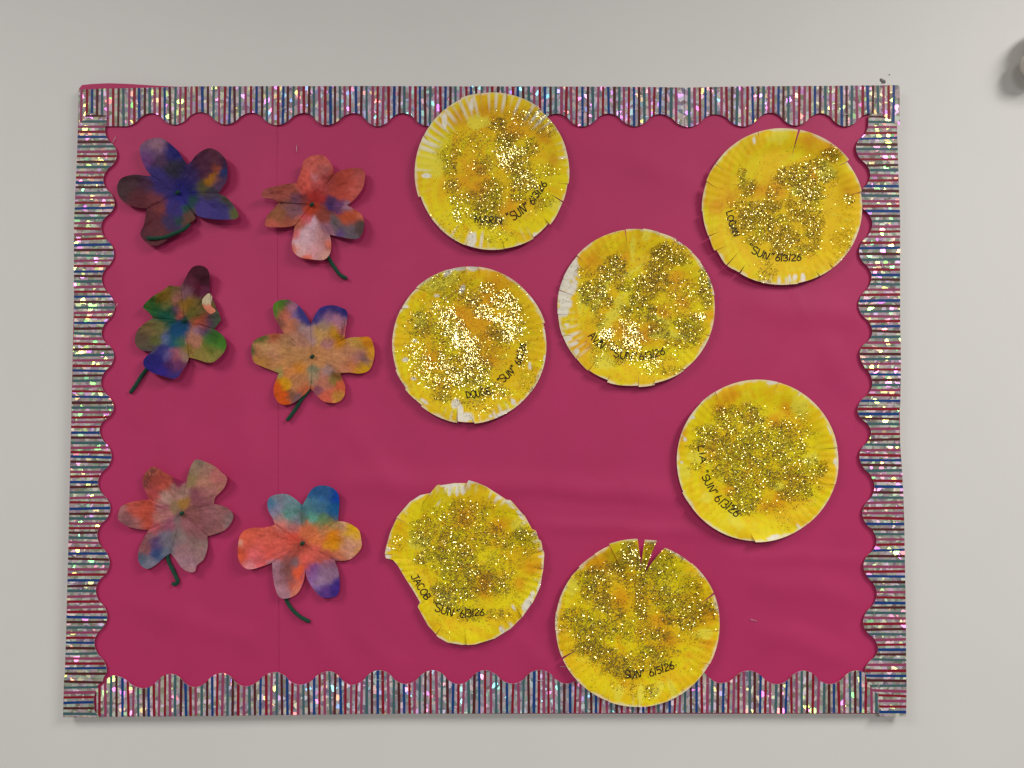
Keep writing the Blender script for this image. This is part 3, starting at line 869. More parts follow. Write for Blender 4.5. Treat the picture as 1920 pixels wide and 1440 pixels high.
p.build(ora=[(360, 310, 90), (1070, 460, 75), (640, 290, 65), (1130, 660, 75), (960, 750, 70), (830, 930, 100), (300, 1020, 110), (1370, 760, 50), (600, 900, 90)],
        pale=[(530, 770, 45, 190, 38), (700, 400, 120, 16, -32), (702, 210, 24, 110), (1000, 940, 160, 36), (450, 1170, 80, 60), (430, 620, 30, 140, 25), (820, 80, 40, 60), (260, 640, 22, 120), (920, 800, 90, 24, 20), (330, 640, 20, 90, 20), (600, 620, 22, 120, 55)],
        white=[(165, 420, 80, 95, 30), (140, 520, 80, 70), (125, 620, 72, 105), (105, 735, 55, 45), (148, 850, 27, 20), (165, 968, 40, 20, -25), (1110, 158, 26, 12), (1385, 580, 10, 22), (230, 1080, 20, 26), (120, 930, 14, 22), (205, 1015, 40, 16, -25), (210, 330, 30, 40)])
p.write('AVIN', (325, 950), (440, 1065), 66, 9, seed=11)
p.write('"SUN"', (505, 1105), (740, 1150), 66, 9, seed=12, sag=10)
p.write('6/3/26', (765, 1150), (985, 1100), 60, 9, seed=13)
nfl += p.glitter([(560, 350, 85, 75, .95), (470, 430, 110, 80, .95, .12), (560, 430, 90, 70, .95, .2), (320, 580, 75, 85, .95, .25), (420, 580, 60, 120, .85, .12), (500, 660, 50, 60, .8), (390, 680, 40, 80, .7), (420, 820, 60, 65, .45), (660, 520, 90, 50, 1, .05), (800, 500, 140, 75, 1, .08), (850, 550, 120, 60, 1), (760, 650, 90, 70, 1), (850, 600, 80, 40, .8),
           (660, 740, 60, 60, .9), (960, 240, 100, 75, .95, .05), (1060, 290, 110, 60, .95, .05), (940, 350, 110, 65, .95), (930, 440, 95, 70, .95), (1090, 180, 65, 50, .5), (1310, 500, 60, 130, .85, .3), (1330, 640, 45, 90, .7, .6), (1270, 780, 65, 40, .7, 1), (1150, 830, 140, 70, .95, .05), (855, 760, 50, 85, 1), (920, 880, 95, 90, .85, .1), (1190, 930, 95, 85, .75, .4), (1080, 1000, 130, 50, .5),
           (480, 930, 75, 55, .9, 1), (640, 840, 55, 70, .6, .95), (700, 950, 85, 110, .9, .97), (600, 1030, 130, 50, .65, .9), (870, 1190, 100, 75, .45, .97), (770, 1130, 130, 50, .5, .9), (420, 1080, 80, 110, .45), (560, 1150, 85, 50, .45), (1020, 1240, 130, 50, .45, .05), (300, 400, 85, 60, .3), (1120, 560, 160, 130, .3, .4), (1050, 700, 160, 100, .28, .2), (760, 800, 60, 85, .4, .5), (1000, 1100, 150, 80, .15), (733, 705, 560, 560, .09)])

# --- lower right plate
p = Plate('round yellow plate sun by the lower right border, one big glitter patch in its middle', (1250, 700), 4.365, (743, 714), 663, 661,
          [(385, 133, 425, 216, 6), (255, 226, 400, 350, 2), (910, 84, 876, 165, 4), (1080, 165, 1020, 240, 2), (1395, 609, 1262, 620, 4), (1384, 910, 1290, 903, 3), (1160, 1233, 1060, 1195, 4), (728, 1372, 690, 1310, 3), (195, 1100, 240, 1060, 2), (126, 975, 175, 955, 2, 4, -4)],
          seed=53, rimwhite=[(280, 330, .35, .07), (20, 80, .3, .06), (150, 200, .3, .05)], mix=.3)
p.build(ora=[(500, 190, 80), (430, 275, 60), (545, 160, 50), (880, 390, 60), (508, 960, 40), (900, 1035, 90), (800, 1090, 60), (985, 280, 50, 90), (120, 500, 40, 90)],
        pale=[(1190, 700, 60, 50), (920, 930, 45, 30), (240, 690, 75, 50), (560, 1200, 50, 90, -30), (1090, 270, 70, 100), (325, 1020, 50, 45), (760, 400, 55, 13, -32), (670, 440, 50, 9, -15), (790, 710, 60, 12), (150, 800, 60), (1000, 590, 60, 10, 40)],
        white=[(860, 78, 60, 16), (205, 360, 26, 12), (880, 1345, 55, 22, -15), (125, 730, 14), (1382, 720, 12, 30), (1330, 460, 10, 40, -25), (150, 540, 14), (300, 210, 24, 10, -35)])
p.write('LIA', (255, 590), (280, 750), 52, 9, seed=14)
p.write('"SUN"', (275, 815), (370, 1010), 62, 9, seed=15, sag=4)
p.write('6/3/26', (385, 1035), (580, 1180), 66, 9, seed=16, sag=4)
nfl += p.glitter([(680, 300, 80, 55, 1, .1), (700, 380, 105, 60, 1, .15), (500, 370, 110, 110, 1, .05), (350, 480, 95, 60, 1, .05), (420, 580, 130, 100, 1, .05), (290, 560, 75, 40, .95, .05), (620, 560, 155, 130, 1, .12), (780, 540, 155, 130, 1, .15), (1000, 520, 155, 105, 1, .05), (1080, 600, 85, 70, 1), (450, 700, 115, 120, 1, .05), (600, 750, 180, 125, 1, .05),
           (760, 830, 180, 140, 1, .08), (900, 650, 135, 80, .95, .05), (1030, 780, 155, 110, 1, .12), (1130, 780, 130, 90, .95), (1260, 780, 55, 65, .95), (1080, 950, 110, 110, 1, .12), (650, 980, 120, 115, 1, .12), (640, 1090, 95, 60, 1, .1), (540, 840, 130, 80, 1, .05), (230, 600, 60, 45, .7), (230, 770, 60, 35, .5), (960, 980, 70, 60, .95), (480, 800, 100, 80, 1, .05),
           (743, 700, 480, 440, .06), (960, 1170, 70, 110, .13, .5), (1080, 380, 110, 90, .14, .5), (850, 1090, 95, 60, .25, .1), (1180, 880, 130, 90, .3)], per=0.040)

# --- lower left plate with the cut-off side
OUT6 = [(425, 150), (340, 168), (255, 225), (150, 350), (95, 470), (62, 590), (52, 650), (60, 690), (115, 695), (155, 740), (220, 850), (290, 960), (340, 1048), (318, 1078), (365, 1165), (405, 1235), (465, 1300), (482, 1325), (560, 1372), (680, 1395), (790, 1388), (950, 1340), (1080, 1260),
        (1175, 1165), (1255, 1055), (1320, 920), (1345, 780), (1350, 650), (1330, 540), (1310, 530), (1285, 455), (1255, 448), (1190, 330), (1130, 260), (1080, 205), (1048, 203), (880, 95), (800, 65), (735, 48), (722, 70), (620, 68), (500, 85), (478, 88)]
p = Plate('lopsided yellow plate sun with its lower left side cut off straight', (710, 890), 4.364, (700, 730), 650, 660,
          [(428, 147, 340, 350, 5, 0, 2, -2, 4), (503, 88, 575, 190, 3, 3, -3, 4, -2), (724, 65, 690, 152, 3, 0, 3, -2, 3), (880, 96, 885, 150, 2), (1188, 330, 1062, 318, 5), (1338, 622, 1250, 642, 3), (1350, 768, 1265, 756, 4), (1338, 836, 1290, 840, 3), (1254, 1056, 1225, 1020, 3), (1170, 1168, 1120, 1075, 5),
           (720, 1392, 705, 1250, 2), (472, 1305, 540, 1195, 6, 2, 0), (56, 652, 182, 660, 5), (100, 470 + 100, 152, 582, 3), (147, 358, 262, 412, 4)],
          outline=OUT6, seed=61, rimwhite=[(250, 300, .5, .14), (300, 345, .45, .1), (345, 359, .4, .06), (10, 60, .45, .1), (170, 190, .5, .06), (215, 250, .4, .07)], mix=.3, rim=.005)
p.build(ora=[(1000, 420, 70), (860, 950, 90), (870, 870, 70), (1260, 760, 70), (1150, 900, 60), (700, 350, 90)], pale=[(600, 120, 80, 50), (1150, 420, 60), (330, 560, 90, 60), (540, 1020, 60)],
        white=[(335, 178, 60, 16, -30), (600, 88, 95, 18), (640, 130, 14, 50), (580, 130, 14, 50), (690, 120, 16, 40), (1060, 225, 26, 14, 35), (1105, 268, 24, 12, 35), (480, 232, 12, 18, -30), (1210, 1070, 34, 50, 35), (1000, 1265, 18, 36, -25), (1105, 1090, 10, 26, -30), (1250, 1000, 18, 44, 20), (82, 610, 22, 16), (78, 670, 24, 16), (750, 58, 45, 12, 15), (990, 190, 22, 14), (1160, 330, 10, 50, -35), (1320, 890, 10, 60, 18)])
p.write('JACOB', (262, 830), (385, 1035), 60, 9, seed=17, sag=2)
p.write('"SUN"', (425, 1095), (645, 1170), 70, 9, seed=18, sag=10)
p.write('6/3/26', (665, 1170), (870, 1150), 58, 9, seed=19)
nfl += p.glitter([(740, 290, 190, 85, .5, .1), (650, 380, 260, 105, .6), (420, 420, 125, 85, .55), (370, 520, 125, 85, .8, .05), (560, 560, 145, 100, .9), (640, 660, 155, 120, .95, .05), (470, 650, 125, 95, .7, .15), (370, 680, 85, 65, .6, .6), (800, 500, 210, 150, .5), (980, 520, 145, 95, .7), (1200, 500, 115, 60, .8), (1180, 600, 125, 75, .4),
           (680, 810, 195, 115, .9, .1), (900, 880, 190, 105, .8, .12), (560, 950, 125, 90, .8, .45), (580, 1010, 125, 75, .7, .6), (700, 960, 115, 80, .8, .15), (1000, 800, 145, 200, .35), (980, 930, 115, 60, .6, .1), (970, 1150, 90, 50, .6, .5), (760, 1150, 105, 60, .5, .05), (760, 700, 530, 490, .14), (600, 1080, 115, 50, .4, .6), (150, 560, 75, 60, .15, .85), (480, 1200, 160, 120, .04)], size=(.00040, .00064))

# --- bottom plate with the lifted flaps
p = Plate('yellow plate sun hanging over the bottom border, two lifted flaps at its top', (1020, 1000), 4.234, (742, 728), 652, 650,
          [(520, 98, 640, 352, 2, 16, 32, -3, 15), (772, 44, 768, 285, 56, 34, 30, 8, 5), (932, 84, 792, 345, 76, 36, 0, 7, 0), (1176, 232, 1120, 280, 3, -3, 3), (1345, 478, 1212, 577, 17, 6, 5, 4, 1), (1390, 770, 1230, 782, 3), (1308, 1036, 1230, 1020, 5), (746, 1376, 748, 1282, 4), (516, 1322, 516, 1262, 3),
           (163, 985, 282, 915, 18), (96, 770, 205, 768, 4), (90, 620, 192, 632, 3), (202, 342, 262, 378, 3), (262, 252, 300, 290, 2, -4, 5), (385, 148, 425, 192, 4, 3, 8)],
          seed=71, rimwhite=[(50, 120, .26, .18), (200, 240, .25, .08)], mix=.5)
p.build(ora=[(340, 200, 110), (440, 230, 90), (1000, 860, 90), (1310, 870, 60), (620, 520, 90), (1310, 650, 70), (900, 700, 90)], pale=[(200, 420, 70), (1280, 800, 80, 45), (900, 1250, 40, 90, 25), (770, 1280, 26, 80), (1010, 1230, 30, 90, -20), (590, 1270, 40, 60)], white=[])
p.write('SUN"', (640, 1150), (805, 1142), 60, 9, seed=20)
p.write('6/5/26', (842, 1138), (1045, 1072), 56, 9, seed=21)
nfl += p.glitter([(680, 170, 85, 95, .8, .6), (720, 250, 65, 75, .7, .4), (850, 130, 55, 105, .6), (560, 280, 95, 55, .8, .15), (680, 360, 125, 50, .9), (420, 360, 125, 90, .9), (380, 450, 115, 110, .9, .05), (480, 560, 115, 80, 1, .12), (560, 640, 95, 60, .8, .12), (300, 700, 175, 90, .95), (270, 640, 125, 50, .7), (400, 780, 165, 110, .95, .08), (360, 900, 135, 80, .9, .08), (470, 960, 115, 80, 1, .05),
           (560, 1040, 115, 90, 1, .08), (640, 1100, 115, 60, .9), (780, 450, 115, 110, .8), (780, 600, 80, 115, .8), (900, 260, 125, 95, .8), (1000, 180, 125, 75, .5), (950, 330, 115, 85, .8), (960, 490, 125, 95, .9, .05), (1060, 590, 155, 90, 1), (1130, 670, 145, 80, .95), (1250, 600, 135, 60, .9), (1000, 690, 95, 40, .9), (1330, 600, 55, 85, .5), (1150, 480, 125, 125, .5), (920, 800, 85, 60, .8, .15),
           (700, 760, 230, 120, .5, .12), (900, 950, 135, 90, .7, .15), (800, 1000, 190, 80, .5, .08), (1150, 820, 125, 80, .2), (740, 740, 560, 560, .14), (830, 1265, 60, 65, .5, .6), (700, 1270, 40, 65, .3, .2), (950, 1040, 125, 50, .4), (620, 1200, 105, 65, .25)], size=(.00041, .00067))

# ------------------------------------------------------------------ filter paper flowers
def chenille(name, pts, r, parent, fibres=13000, rows=None):
    """a pipe cleaner: wire core with a fuzz of short fibres"""
    p = resample(np.asarray(pts, float), 26); n = len(p); k = 7
    t = np.gradient(p, axis=0); t /= np.linalg.norm(t, axis=1)[:, None] + 1e-12
    a = np.cross(t, [0.13, -0.9, 0.41]); a /= np.linalg.norm(a, axis=1)[:, None]; b = np.cross(t, a)
    th = np.linspace(0, 2 * math.pi, k, endpoint=False)
    rc = r * .86 * (0.92 + .16 * rng.random((n, k)))
    rc[0] *= .5; rc[-1] *= .5
    V = (p[:, None] + rc[..., None] * (np.cos(th)[None, :, None] * a[:, None] + np.sin(th)[None, :, None] * b[:, None])).reshape(-1, 3)
    I = np.arange(n * k).reshape(n, k); J = np.roll(I, -1, 1)
    q = np.stack([I[:-1], J[:-1], J[1:], I[1:]], -1).reshape(-1, 4)
    T = np.vstack([q[:, [0, 1, 2]], q[:, [0, 2, 3]]])
    L = np.sum(np.linalg.norm(np.diff(p, axis=0), axis=1))
    nf = int(fibres * L) + 40
    u = rng.uniform(0, n - 1.001, nf); i = u.astype(int); f = (u - i)[:, None]
    P = p[i] * (1 - f) + p[i + 1] * f
    an = rng.uniform(0, 2 * math.pi, nf)[:, None]
    dr = np.cos(an) * a[i] + np.sin(an) * b[i] + rng.normal(0, .35, (nf, 1)) * t[i]
    dr /= np.linalg.norm(dr, axis=1)[:, None]
    ln = r * rng.uniform(.95, 1.25, (nf, 1))
    wv = np.cross(dr, t[i]); wv /= np.linalg.norm(wv, axis=1)[:, None] + 1e-9
    FV = np.stack([P + dr * r * .4 + wv * .00013, P + dr * r * .4 - wv * .00013, P + dr * ln], 1).reshape(-1, 3)
    FT = np.arange(3 * nf).reshape(-1, 3) + len(V)
    return mesh_obj(name, np.vstack([V, FV]), np.vstack([T, FT]), [M_STEM], parent, smooth=False)


def flower(label, ori, s, c, petals, lifts, splats, stem, stem_d, seed, fold=None, cups=None, knot=True, base=0.0128, sat=0.76):
    c = np.array(c, float)
    px = lambda x, y: (ori[0] + x / s, ori[1] + y / s)
    root = thing('paper_flower', label, 'paper flower', at(*px(c[0], c[1]), 0.012), 'dyed filter paper flowers')
    S = np.array([q[:3] for q in splats], float); CC = alb(np.array([q[3] for q in splats])) * sat

    def colour(x, y):
        wx = x + 72 * (fbm(x / 46, y / 46, seed, 5) - .5); wy = y + 72 * (fbm(x / 46 + 31, y / 46, seed + 3, 5) - .5)
        sh = x.shape
        d2 = ((wx.reshape(-1, 1) - S[:, 0]) ** 2 + (wy.reshape(-1, 1) - S[:, 1]) ** 2) / (S[:, 2] * .95) ** 2
        wt = np.exp(-1.35 * d2) + 1e-4 / (1 + d2) ** 2
        col = (wt @ CC) / wt.sum(1)[:, None]
        g = 1 + .46 * (fbm(x / 13, y / 13, seed + 9, 4) - .5) + .40 * (fbm(x / 70, y / 70, seed + 19, 3) - .5)
        lum = col.mean(1)[:, None]
        col = np.maximum(lum + (col - lum) * 1.03, .002)
        col = col * g.reshape(-1, 1)
        return np.clip(col, 0.003, .9).reshape(*sh, 3)

    for k, pt in enumerate(petals):
        o = resample(catmull(pt, 10), 46)
        m = 24
        rr = np.linspace(0.0, 1, m)[:, None]
        x = c[0] + (o[:, 0] - c[0])[None] * rr; y = c[1] + (o[:, 1] - c[1])[None] * rr
        t = np.linspace(0, 1, 46)[None] + 0 * rr
        th = np.arctan2(y - c[1], x - c[0]); dist = np.hypot(x - c[0], y - c[1]) / 560
        cup = (cups[k] if cups else rng.uniform(-2.2, 2.2)) * 0.001
        side = rng.uniform(-2.0, 2.0) * .001
        z = base + k * 0.00022 + 0.001 * lifts[k] * np.clip(rr, 0, 1) ** 1.5 * (0.35 + .65 * np.sin(math.pi * t) ** .7)
        z = z + cup * rr * (1 - np.abs(2 * t - 1)) + side * rr * (t - .5)
        z = z + 0.0046 * (fbm(x / 90, y / 90, seed + 5, 3) - .5) * np.clip(rr * 1.6, 0, 1) + 0.0012 * rr * (np.abs(vnoise(th * 5, 0 * th, seed + 7) - .5) * 2)
        z = z + 0.0017 * (fbm(x / 34, y / 28, seed + 25, 3) - .5)
        z = z + 0.0030 * rr * (.22 - np.abs(fbm(x / 75 + 7, y / 75, seed + 45, 3) - .5))       # sharp creases
        z = np.maximum(z, base + k * 0.00022)
        sheet('petal', at(*px(x, y), z), 0.00022, [M_FILTER, M_FILTER], root, colour(x, y))
    if fold is not None:
        poly, cols = fold
        o = resample(catmull(poly, 8, closed=True), 40); cen = o.mean(0)
        rr = np.linspace(0.02, 1, 10)[:, None]
        x = cen[0] + (o[:, 0] - cen[0])[None] * rr; y = cen[1] + (o[:, 1] - cen[1])[None] * rr
        z = base + 0.0085 + 0.0022 * (1 - rr ** 2) + 0 * x
        tt = np.clip((y - 360) / 240, 0, 1)
        wv = sstep(.38, .52, tt + .1 * (fbm(x / 20, y / 20, 3, 2) - .5))[..., None]
        col = alb(cols[0]) * (1 - wv) + alb(cols[1]) * wv
        sheet('folded_edge', at(*px(x, y), z), 0.00022, [M_FILTER, M_FILTER], root, col)
    st = catmull(np.array(stem, float), 8)
    dd = np.interp(np.linspace(0, 1, len(st)), np.linspace(0, 1, len(stem_d)), stem_d)
    q = at(*px(st[:, 0], st[:, 1]), dd)
    chenille('stem', q, 0.0032, root)
    if knot:
        a = at(*px(c[0] - 8, c[1] + 6), base + .0022); b_ = at(*px(c[0] + 10, c[1] - 8), base + .0036); m_ = at(*px(c[0] + 1, c[1] - 2), base + .0055)
        chenille('stem_tip', catmull(np.array([a, m_, b_]), 6), 0.0028, root, fibres=30000)
    surf = lambda x, y, lift: at(*px(x, y), base + 0.010 + lift)
    return root, px, surf


ST = [.0135, .0150, .0165, .0160]
# upper left, dark purple
flower('dark purple and blue paper flower with its green stem bent up across its lowest petal', (190, 230), 5.538, (790, 725),
       [[(520, 550), (470, 490), (425, 400), (400, 300), (405, 240), (450, 195), (520, 165), (600, 157), (670, 185), (740, 240), (800, 300), (850, 375), (895, 440)],
        [(895, 440), (940, 395), (980, 340), (1050, 290), (1125, 265), (1200, 290), (1265, 345), (1300, 410), (1310, 500), (1300, 600), (1260, 670), (1215, 735)],
        [(1215, 735), (1290, 770), (1360, 840), (1410, 920), (1425, 968), (1390, 1000), (1300, 1006), (1150, 1000), (1020, 975), (950, 930)],
        [(950, 930), (978, 985), (965, 1010), (920, 1040), (860, 1085), (740, 1150), (690, 1205), (640, 1250), (560, 1278), (480, 1252), (415, 1190), (405, 1140), (440, 1060), (460, 960), (475, 890)],
        [(475, 890), (380, 880), (280, 850), (200, 790), (165, 700), (175, 620), (220, 570), (300, 545), (380, 540), (460, 552), (520, 550)]],
       [15, 14, 16, 11, 12],
       [(560, 220, 90, (166, 120, 146)), (520, 290, 70, (125, 90, 135)), (470, 380, 60, (124, 72, 134)), (570, 240, 45, (196, 146, 146)), (740, 310, 85, (48, 44, 122)), (620, 400, 70, (92, 62, 92)), (760, 480, 90, (52, 46, 62)), (560, 540, 80, (64, 54, 122)), (640, 640, 100, (58, 44, 112)),
        (900, 520, 90, (60, 44, 100)), (1060, 420, 110, (86, 40, 66)), (1180, 380, 80, (102, 50, 70)), (1190, 470, 40, (155, 72, 45)), (1170, 570, 50, (172, 104, 28)), (1130, 620, 38, (178, 116, 28)), (1270, 520, 45, (38, 50, 104)), (1290, 420, 50, (60, 35, 76)), (1230, 620, 60, (92, 60, 96)),
        (1040, 690, 60, (92, 84, 48)), (1120, 740, 70, (70, 60, 76)), (960, 700, 60, (28, 28, 104)), (850, 650, 80, (34, 28, 104)), (830, 760, 80, (44, 40, 128)), (950, 800, 50, (38, 72, 68)), (880, 900, 45, (36, 84, 64)), (770, 900, 90, (64, 50, 122)), (700, 1030, 70, (64, 50, 92)), (800, 1000, 40, (36, 72, 64)),
        (900, 980, 60, (106, 70, 55)), (1080, 870, 90, (74, 60, 130)), (1250, 920, 90, (70, 60, 130)), (1370, 940, 45, (106, 104, 52)), (1300, 810, 60, (76, 72, 48)), (300, 620, 110, (76, 50, 58)), (240, 720, 90, (80, 56, 60)), (350, 780, 110, (100, 42, 52)), (450, 620, 80, (86, 50, 76)), (560, 800, 70, (122, 56, 64)),
        (610, 900, 60, (134, 60, 60)), (540, 1020, 110, (102, 45, 55)), (580, 1180, 100, (102, 50, 55)), (450, 1150, 60, (92, 40, 55))],
       [(470, 1197), (560, 1200), (660, 1188), (760, 1150), (850, 1110), (922, 1050)], [.0262, .0265, .0262, .0255], 101, sat=0.58)
# upper middle, coral red
flower('coral red crumpled paper flower with a pale pink lowest petal', (470, 270), 5.333, (612, 606),
       [[(455, 392), (490, 310), (515, 230), (530, 170), (590, 125), (680, 108), (750, 130), (800, 190), (828, 255), (830, 305)],
        [(830, 305), (900, 265), (980, 245), (1070, 240), (1125, 260), (1145, 320), (1125, 430), (1075, 510), (1020, 570), (965, 612)],
        [(965, 612), (1050, 660), (1110, 710), (1135, 790), (1120, 880), (1080, 940), (1020, 950), (920, 933), (790, 905)],
        [(790, 905), (805, 980), (800, 1070), (770, 1130), (720, 1160), (620, 1155), (500, 1135), (430, 1080), (410, 1000), (425, 920), (440, 812)],
        [(440, 812), (380, 828), (260, 832), (160, 825), (145, 780), (180, 700), (240, 640), (280, 585)],
        [(280, 585), (215, 548), (120, 536), (108, 500), (150, 450), (260, 420), (380, 396), (455, 392)]],
       [14, 11, 13, 10, 12, 17],
       [(640, 180, 120, (210, 98, 88)), (720, 260, 60, (172, 92, 92)), (630, 330, 35, (208, 136, 146)), (560, 350, 90, (205, 88, 78)), (680, 400, 70, (182, 82, 80)), (750, 380, 80, (152, 60, 60)), (900, 400, 110, (168, 66, 55)), (1000, 450, 50, (194, 88, 76)), (1090, 320, 60, (168, 76, 70)), (1060, 470, 60, (178, 82, 76)),
        (800, 600, 60, (70, 40, 78)), (800, 640, 40, (50, 32, 94)), (880, 640, 50, (102, 60, 104)), (960, 640, 40, (144, 104, 124)), (960, 730, 80, (170, 72, 45)), (1100, 710, 40, (196, 100, 78)), (1100, 850, 60, (78, 60, 58)), (980, 880, 80, (96, 82, 92)), (900, 900, 40, (92, 60, 114)), (850, 800, 60, (92, 82, 86)), (780, 850, 60, (142, 92, 112)),
        (720, 700, 70, (132, 60, 50)), (640, 520, 80, (154, 40, 40)), (610, 650, 60, (164, 55, 34)), (530, 560, 50, (112, 50, 50)), (450, 560, 60, (100, 60, 82)), (380, 600, 70, (122, 76, 74)), (330, 470, 110, (154, 76, 65)), (180, 480, 70, (160, 82, 76)), (420, 690, 70, (116, 76, 86)), (270, 720, 90, (138, 82, 55)), (220, 800, 55, (186, 88, 76)),
        (380, 790, 70, (154, 76, 60)), (480, 800, 60, (174, 92, 70)), (540, 760, 50, (194, 76, 82)), (600, 800, 50, (196, 156, 170)), (560, 950, 110, (196, 156, 165)), (700, 950, 90, (168, 114, 114)), (500, 1060, 60, (210, 156, 154)), (650, 1060, 80, (194, 134, 138)), (770, 1000, 40, (226, 98, 76)), (430, 1050, 45, (240, 102, 86)), (550, 1135, 50, (240, 96, 76)), (740, 1110, 50, (210, 144, 134)), (450, 900, 40, (220, 88, 86))],
       [(760, 1095), (790, 1160), (835, 1230), (890, 1305), (965, 1348)], ST, 113, sat=0.8)
# middle left, green and blue with a maroon petal
flower('green and blue paper flower with a dark maroon top petal', (220, 480), 5.142, (645, 622),
       [[(610, 295), (655, 218), (690, 150), (730, 105), (790, 90), (850, 110), (885, 160), (890, 250), (893, 360)],
        [(893, 360), (925, 420), (950, 490), (998, 605), (975, 650), (930, 705)],
        [(930, 705), (1000, 750), (1045, 820), (1046, 890), (1000, 960), (930, 1020), (860, 1025), (780, 1000), (690, 977)],
        [(690, 977), (670, 1040), (625, 1110), (590, 1160), (540, 1183), (450, 1160), (350, 1130), (300, 1100), (255, 1060), (255, 1000), (300, 950), (370, 905)],
        [(370, 905), (300, 918), (230, 905), (180, 860), (170, 790), (200, 710), (260, 650), (345, 597)],
        [(345, 597), (300, 540), (248, 485), (340, 390), (440, 330), (500, 285), (550, 290), (610, 295)]],
       [16, 11, 15, 15, 11, 14],
       [(790, 170, 100, (76, 25, 42)), (830, 220, 60, (55, 14, 30)), (700, 250, 60, (98, 35, 60)), (780, 310, 60, (92, 20, 45)), (660, 340, 60, (134, 92, 104)), (580, 380, 60, (154, 98, 86)), (840, 340, 60, (112, 45, 76)), (540, 320, 60, (114, 94, 44)), (440, 390, 80, (124, 94, 28)), (320, 450, 80, (58, 98, 38)), (360, 520, 60, (28, 88, 44)), (470, 580, 90, (14, 78, 60)),
        (480, 470, 50, (114, 114, 60)), (560, 520, 40, (75, 70, 92)), (600, 560, 50, (166, 76, 70)), (680, 480, 70, (144, 104, 38)), (720, 540, 70, (92, 94, 38)), (800, 480, 70, (112, 92, 50)), (810, 640, 80, (166, 76, 54)), (890, 640, 60, (82, 60, 92)), (940, 620, 50, (70, 82, 60)), (840, 720, 50, (80, 50, 104)), (920, 780, 90, (58, 104, 38)), (1000, 840, 60, (70, 124, 38)), (900, 900, 60, (102, 114, 40)), (960, 960, 60, (134, 124, 60)),
        (820, 930, 60, (144, 124, 60)), (740, 800, 80, (174, 114, 92)), (780, 720, 40, (154, 114, 134)), (640, 630, 50, (8, 60, 72)), (600, 700, 80, (8, 70, 114)), (540, 810, 60, (8, 76, 104)), (460, 790, 50, (92, 104, 144)), (610, 830, 60, (60, 104, 70)), (680, 900, 50, (144, 114, 50)), (380, 700, 80, (112, 104, 58)), (300, 700, 70, (122, 96, 60)), (250, 790, 80, (96, 76, 60)), (300, 860, 60, (96, 86, 65)), (370, 820, 50, (92, 96, 44)),
        (430, 920, 60, (50, 45, 114)), (350, 1020, 100, (34, 24, 108)), (480, 950, 50, (92, 82, 134)), (570, 960, 60, (164, 86, 104)), (640, 960, 40, (154, 124, 104)), (520, 1060, 70, (75, 34, 92)), (600, 1060, 60, (112, 50, 92)), (560, 1150, 60, (55, 40, 114)), (430, 1120, 60, (45, 28, 120))],
       [(310, 1045), (270, 1105), (230, 1160), (175, 1250), (122, 1322)], ST, 127, sat=0.66,
       fold=([(895, 362), (840, 392), (815, 440), (842, 510), (910, 570), (996, 604), (945, 480)], ((172, 156, 126), (196, 114, 88))))
